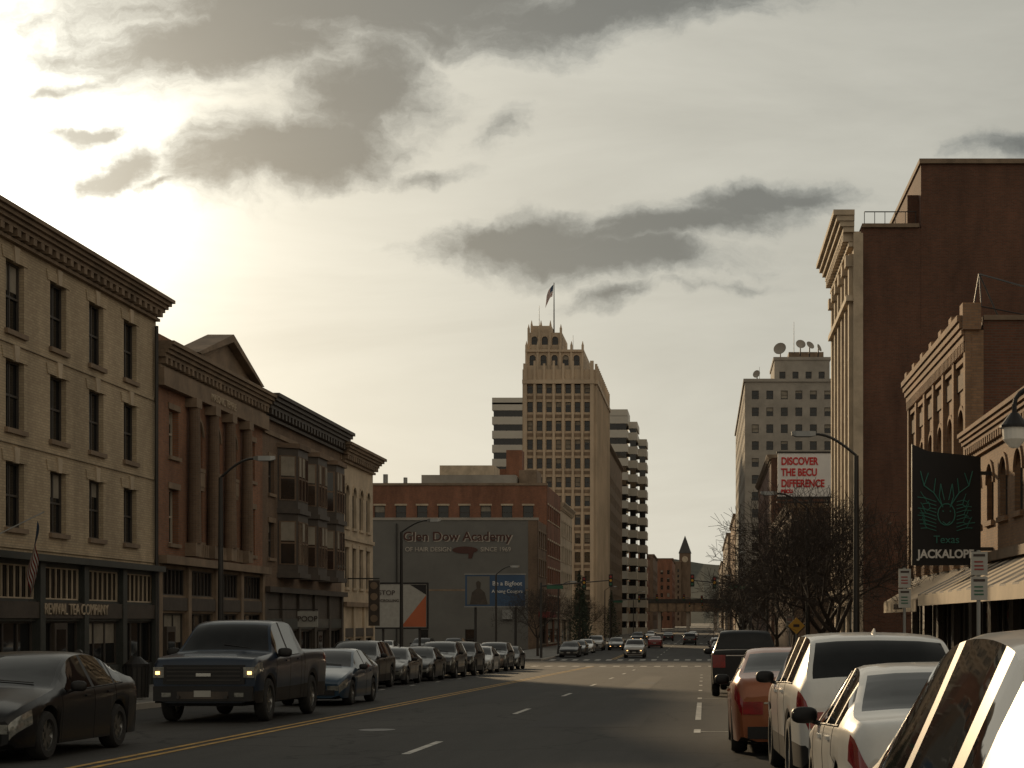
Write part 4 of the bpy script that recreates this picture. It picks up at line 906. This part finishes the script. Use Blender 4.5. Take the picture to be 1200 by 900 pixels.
mr=_n(nt,'ShaderNodeMapRange',interpolation_type='SMOOTHSTEP'); mr.inputs[1].default_value=0; mr.inputs[2].default_value=.95; L(dens,mr.inputs[0]); cl=mr.outputs[0]
vn=_n(nt,'ShaderNodeTexNoise'); vn.inputs['Scale'].default_value=5; vn.inputs['Detail'].default_value=6; vn.inputs['Roughness'].default_value=.6; vn.inputs['Distortion'].default_value=.4
mp=_n(nt,'ShaderNodeMapping'); mp.inputs['Scale'].default_value=(.6,2.6,1); mp.inputs['Rotation'].default_value=(0,0,R(-15)); L(Puv,mp.inputs[0]); L(mp.outputs[0],vn.inputs['Vector'])
vmod=mth('ADD',.72,mth('MULTIPLY',vn.outputs['Fac'],.56))
dt=_n(nt,'ShaderNodeVectorMath',operation='DOT_PRODUCT'); L(nrm.outputs[0],dt.inputs[0]); dt.inputs[1].default_value=tuple(sun); dot=dt.outputs['Value']
dpos=mth('MAXIMUM',dot,0)
base=mth('ADD',.10,mth('MULTIPLY',.52,mth('POWER',mth('MULTIPLY',mth('ADD',dot,1),.5),5)))
base=mth('ADD',base,mth('MULTIPLY',.22,mth('POWER',dpos,60)))
base=mth('ADD',base,mth('MULTIPLY',1.9,mth('POWER',dpos,330)))
hz=mth('MULTIPLY',.22,mth('POWER',2.718,mth('MULTIPLY',mth('ABSOLUTE',sp.outputs[2]),-9)))
base=mth('ADD',base,mth('MULTIPLY',hz,mth('MAXIMUM',dot,.15)))
# warm fill light added to the unseen sky behind the viewer and to right
back=mth('MULTIPLY',.36,mth('POWER',mth('MAXIMUM',mth('MULTIPLY',sp.outputs[1],-1),0),.8))
side=mth('MULTIPLY',.34,mth('POWER',mth('MAXIMUM',mth('ADD',sp.outputs[0],-.2),0),.8))
bs=mth('ADD',back,side)
warm=mth('MULTIPLY',bs,2.2,clamp=True)
base=mth('ADD',base,bs)
base=mth('MULTIPLY',base,vmod)
cloudlum=mth('ADD',.085,mth('MULTIPLY',base,.12))
lum=mth('ADD',mth('MULTIPLY',base,mth('SUBTRACT',1,mth('MULTIPLY',cl,.92))),mth('MULTIPLY',cloudlum,mth('MULTIPLY',cl,.92)))
skyc=_n(nt,'ShaderNodeMix',data_type='RGBA'); L(warm,skyc.inputs['Factor']); skyc.inputs['A'].default_value=(1.02,1.0,.87,1); skyc.inputs['B'].default_value=(1.12,.98,.76,1)
colr=_n(nt,'ShaderNodeMix',data_type='RGBA'); L(cl,colr.inputs['Factor']); L(skyc.outputs['Result'],colr.inputs['A']); colr.inputs['B'].default_value=(.96,1.0,.93,1)
bg1=_n(nt,'ShaderNodeBackground'); L(colr.outputs['Result'],bg1.inputs['Color']); L(lum,bg1.inputs['Strength'])
sk=_n(nt,'ShaderNodeTexSky',sky_type='NISHITA'); sk.sun_disc=False; sk.sun_elevation=el; sk.sun_rotation=az; sk.air_density=1.2; sk.dust_density=3
bg2=_n(nt,'ShaderNodeBackground'); L(sk.outputs[0],bg2.inputs['Color']); bg2.inputs['Strength'].default_value=.05
mix=_n(nt,'ShaderNodeMixShader'); mix.inputs[0].default_value=.92; L(bg2.outputs[0],mix.inputs[1]); L(bg1.outputs[0],mix.inputs[2])
out=_n(nt,'ShaderNodeOutputWorld'); L(mix.outputs[0],out.inputs['Surface'])
ld=bpy.data.lights.new('sun','SUN'); ld.energy=2.8; ld.angle=R(2.5); ld.color=(1,.74,.44); lo=bpy.data.objects.new('sun',ld); lo.rotation_euler=sun.to_track_quat('Z','Y').to_euler(); lo.location=(-40,80,40); S.collection.objects.link(lo)
cd=bpy.data.cameras.new('camera'); cd.lens=58.5; cd.sensor_width=36; cd.shift_x=-.1875; cd.shift_y=.2317; cd.clip_start=.1; cd.clip_end=12000
co=bpy.data.objects.new('camera',cd); co.location=(0,0,1.55); co.rotation_euler=(R(90),0,0); S.collection.objects.link(co); S.camera=co
S.view_settings.view_transform='Standard'; S.view_settings.look='None'; S.view_settings.exposure=0
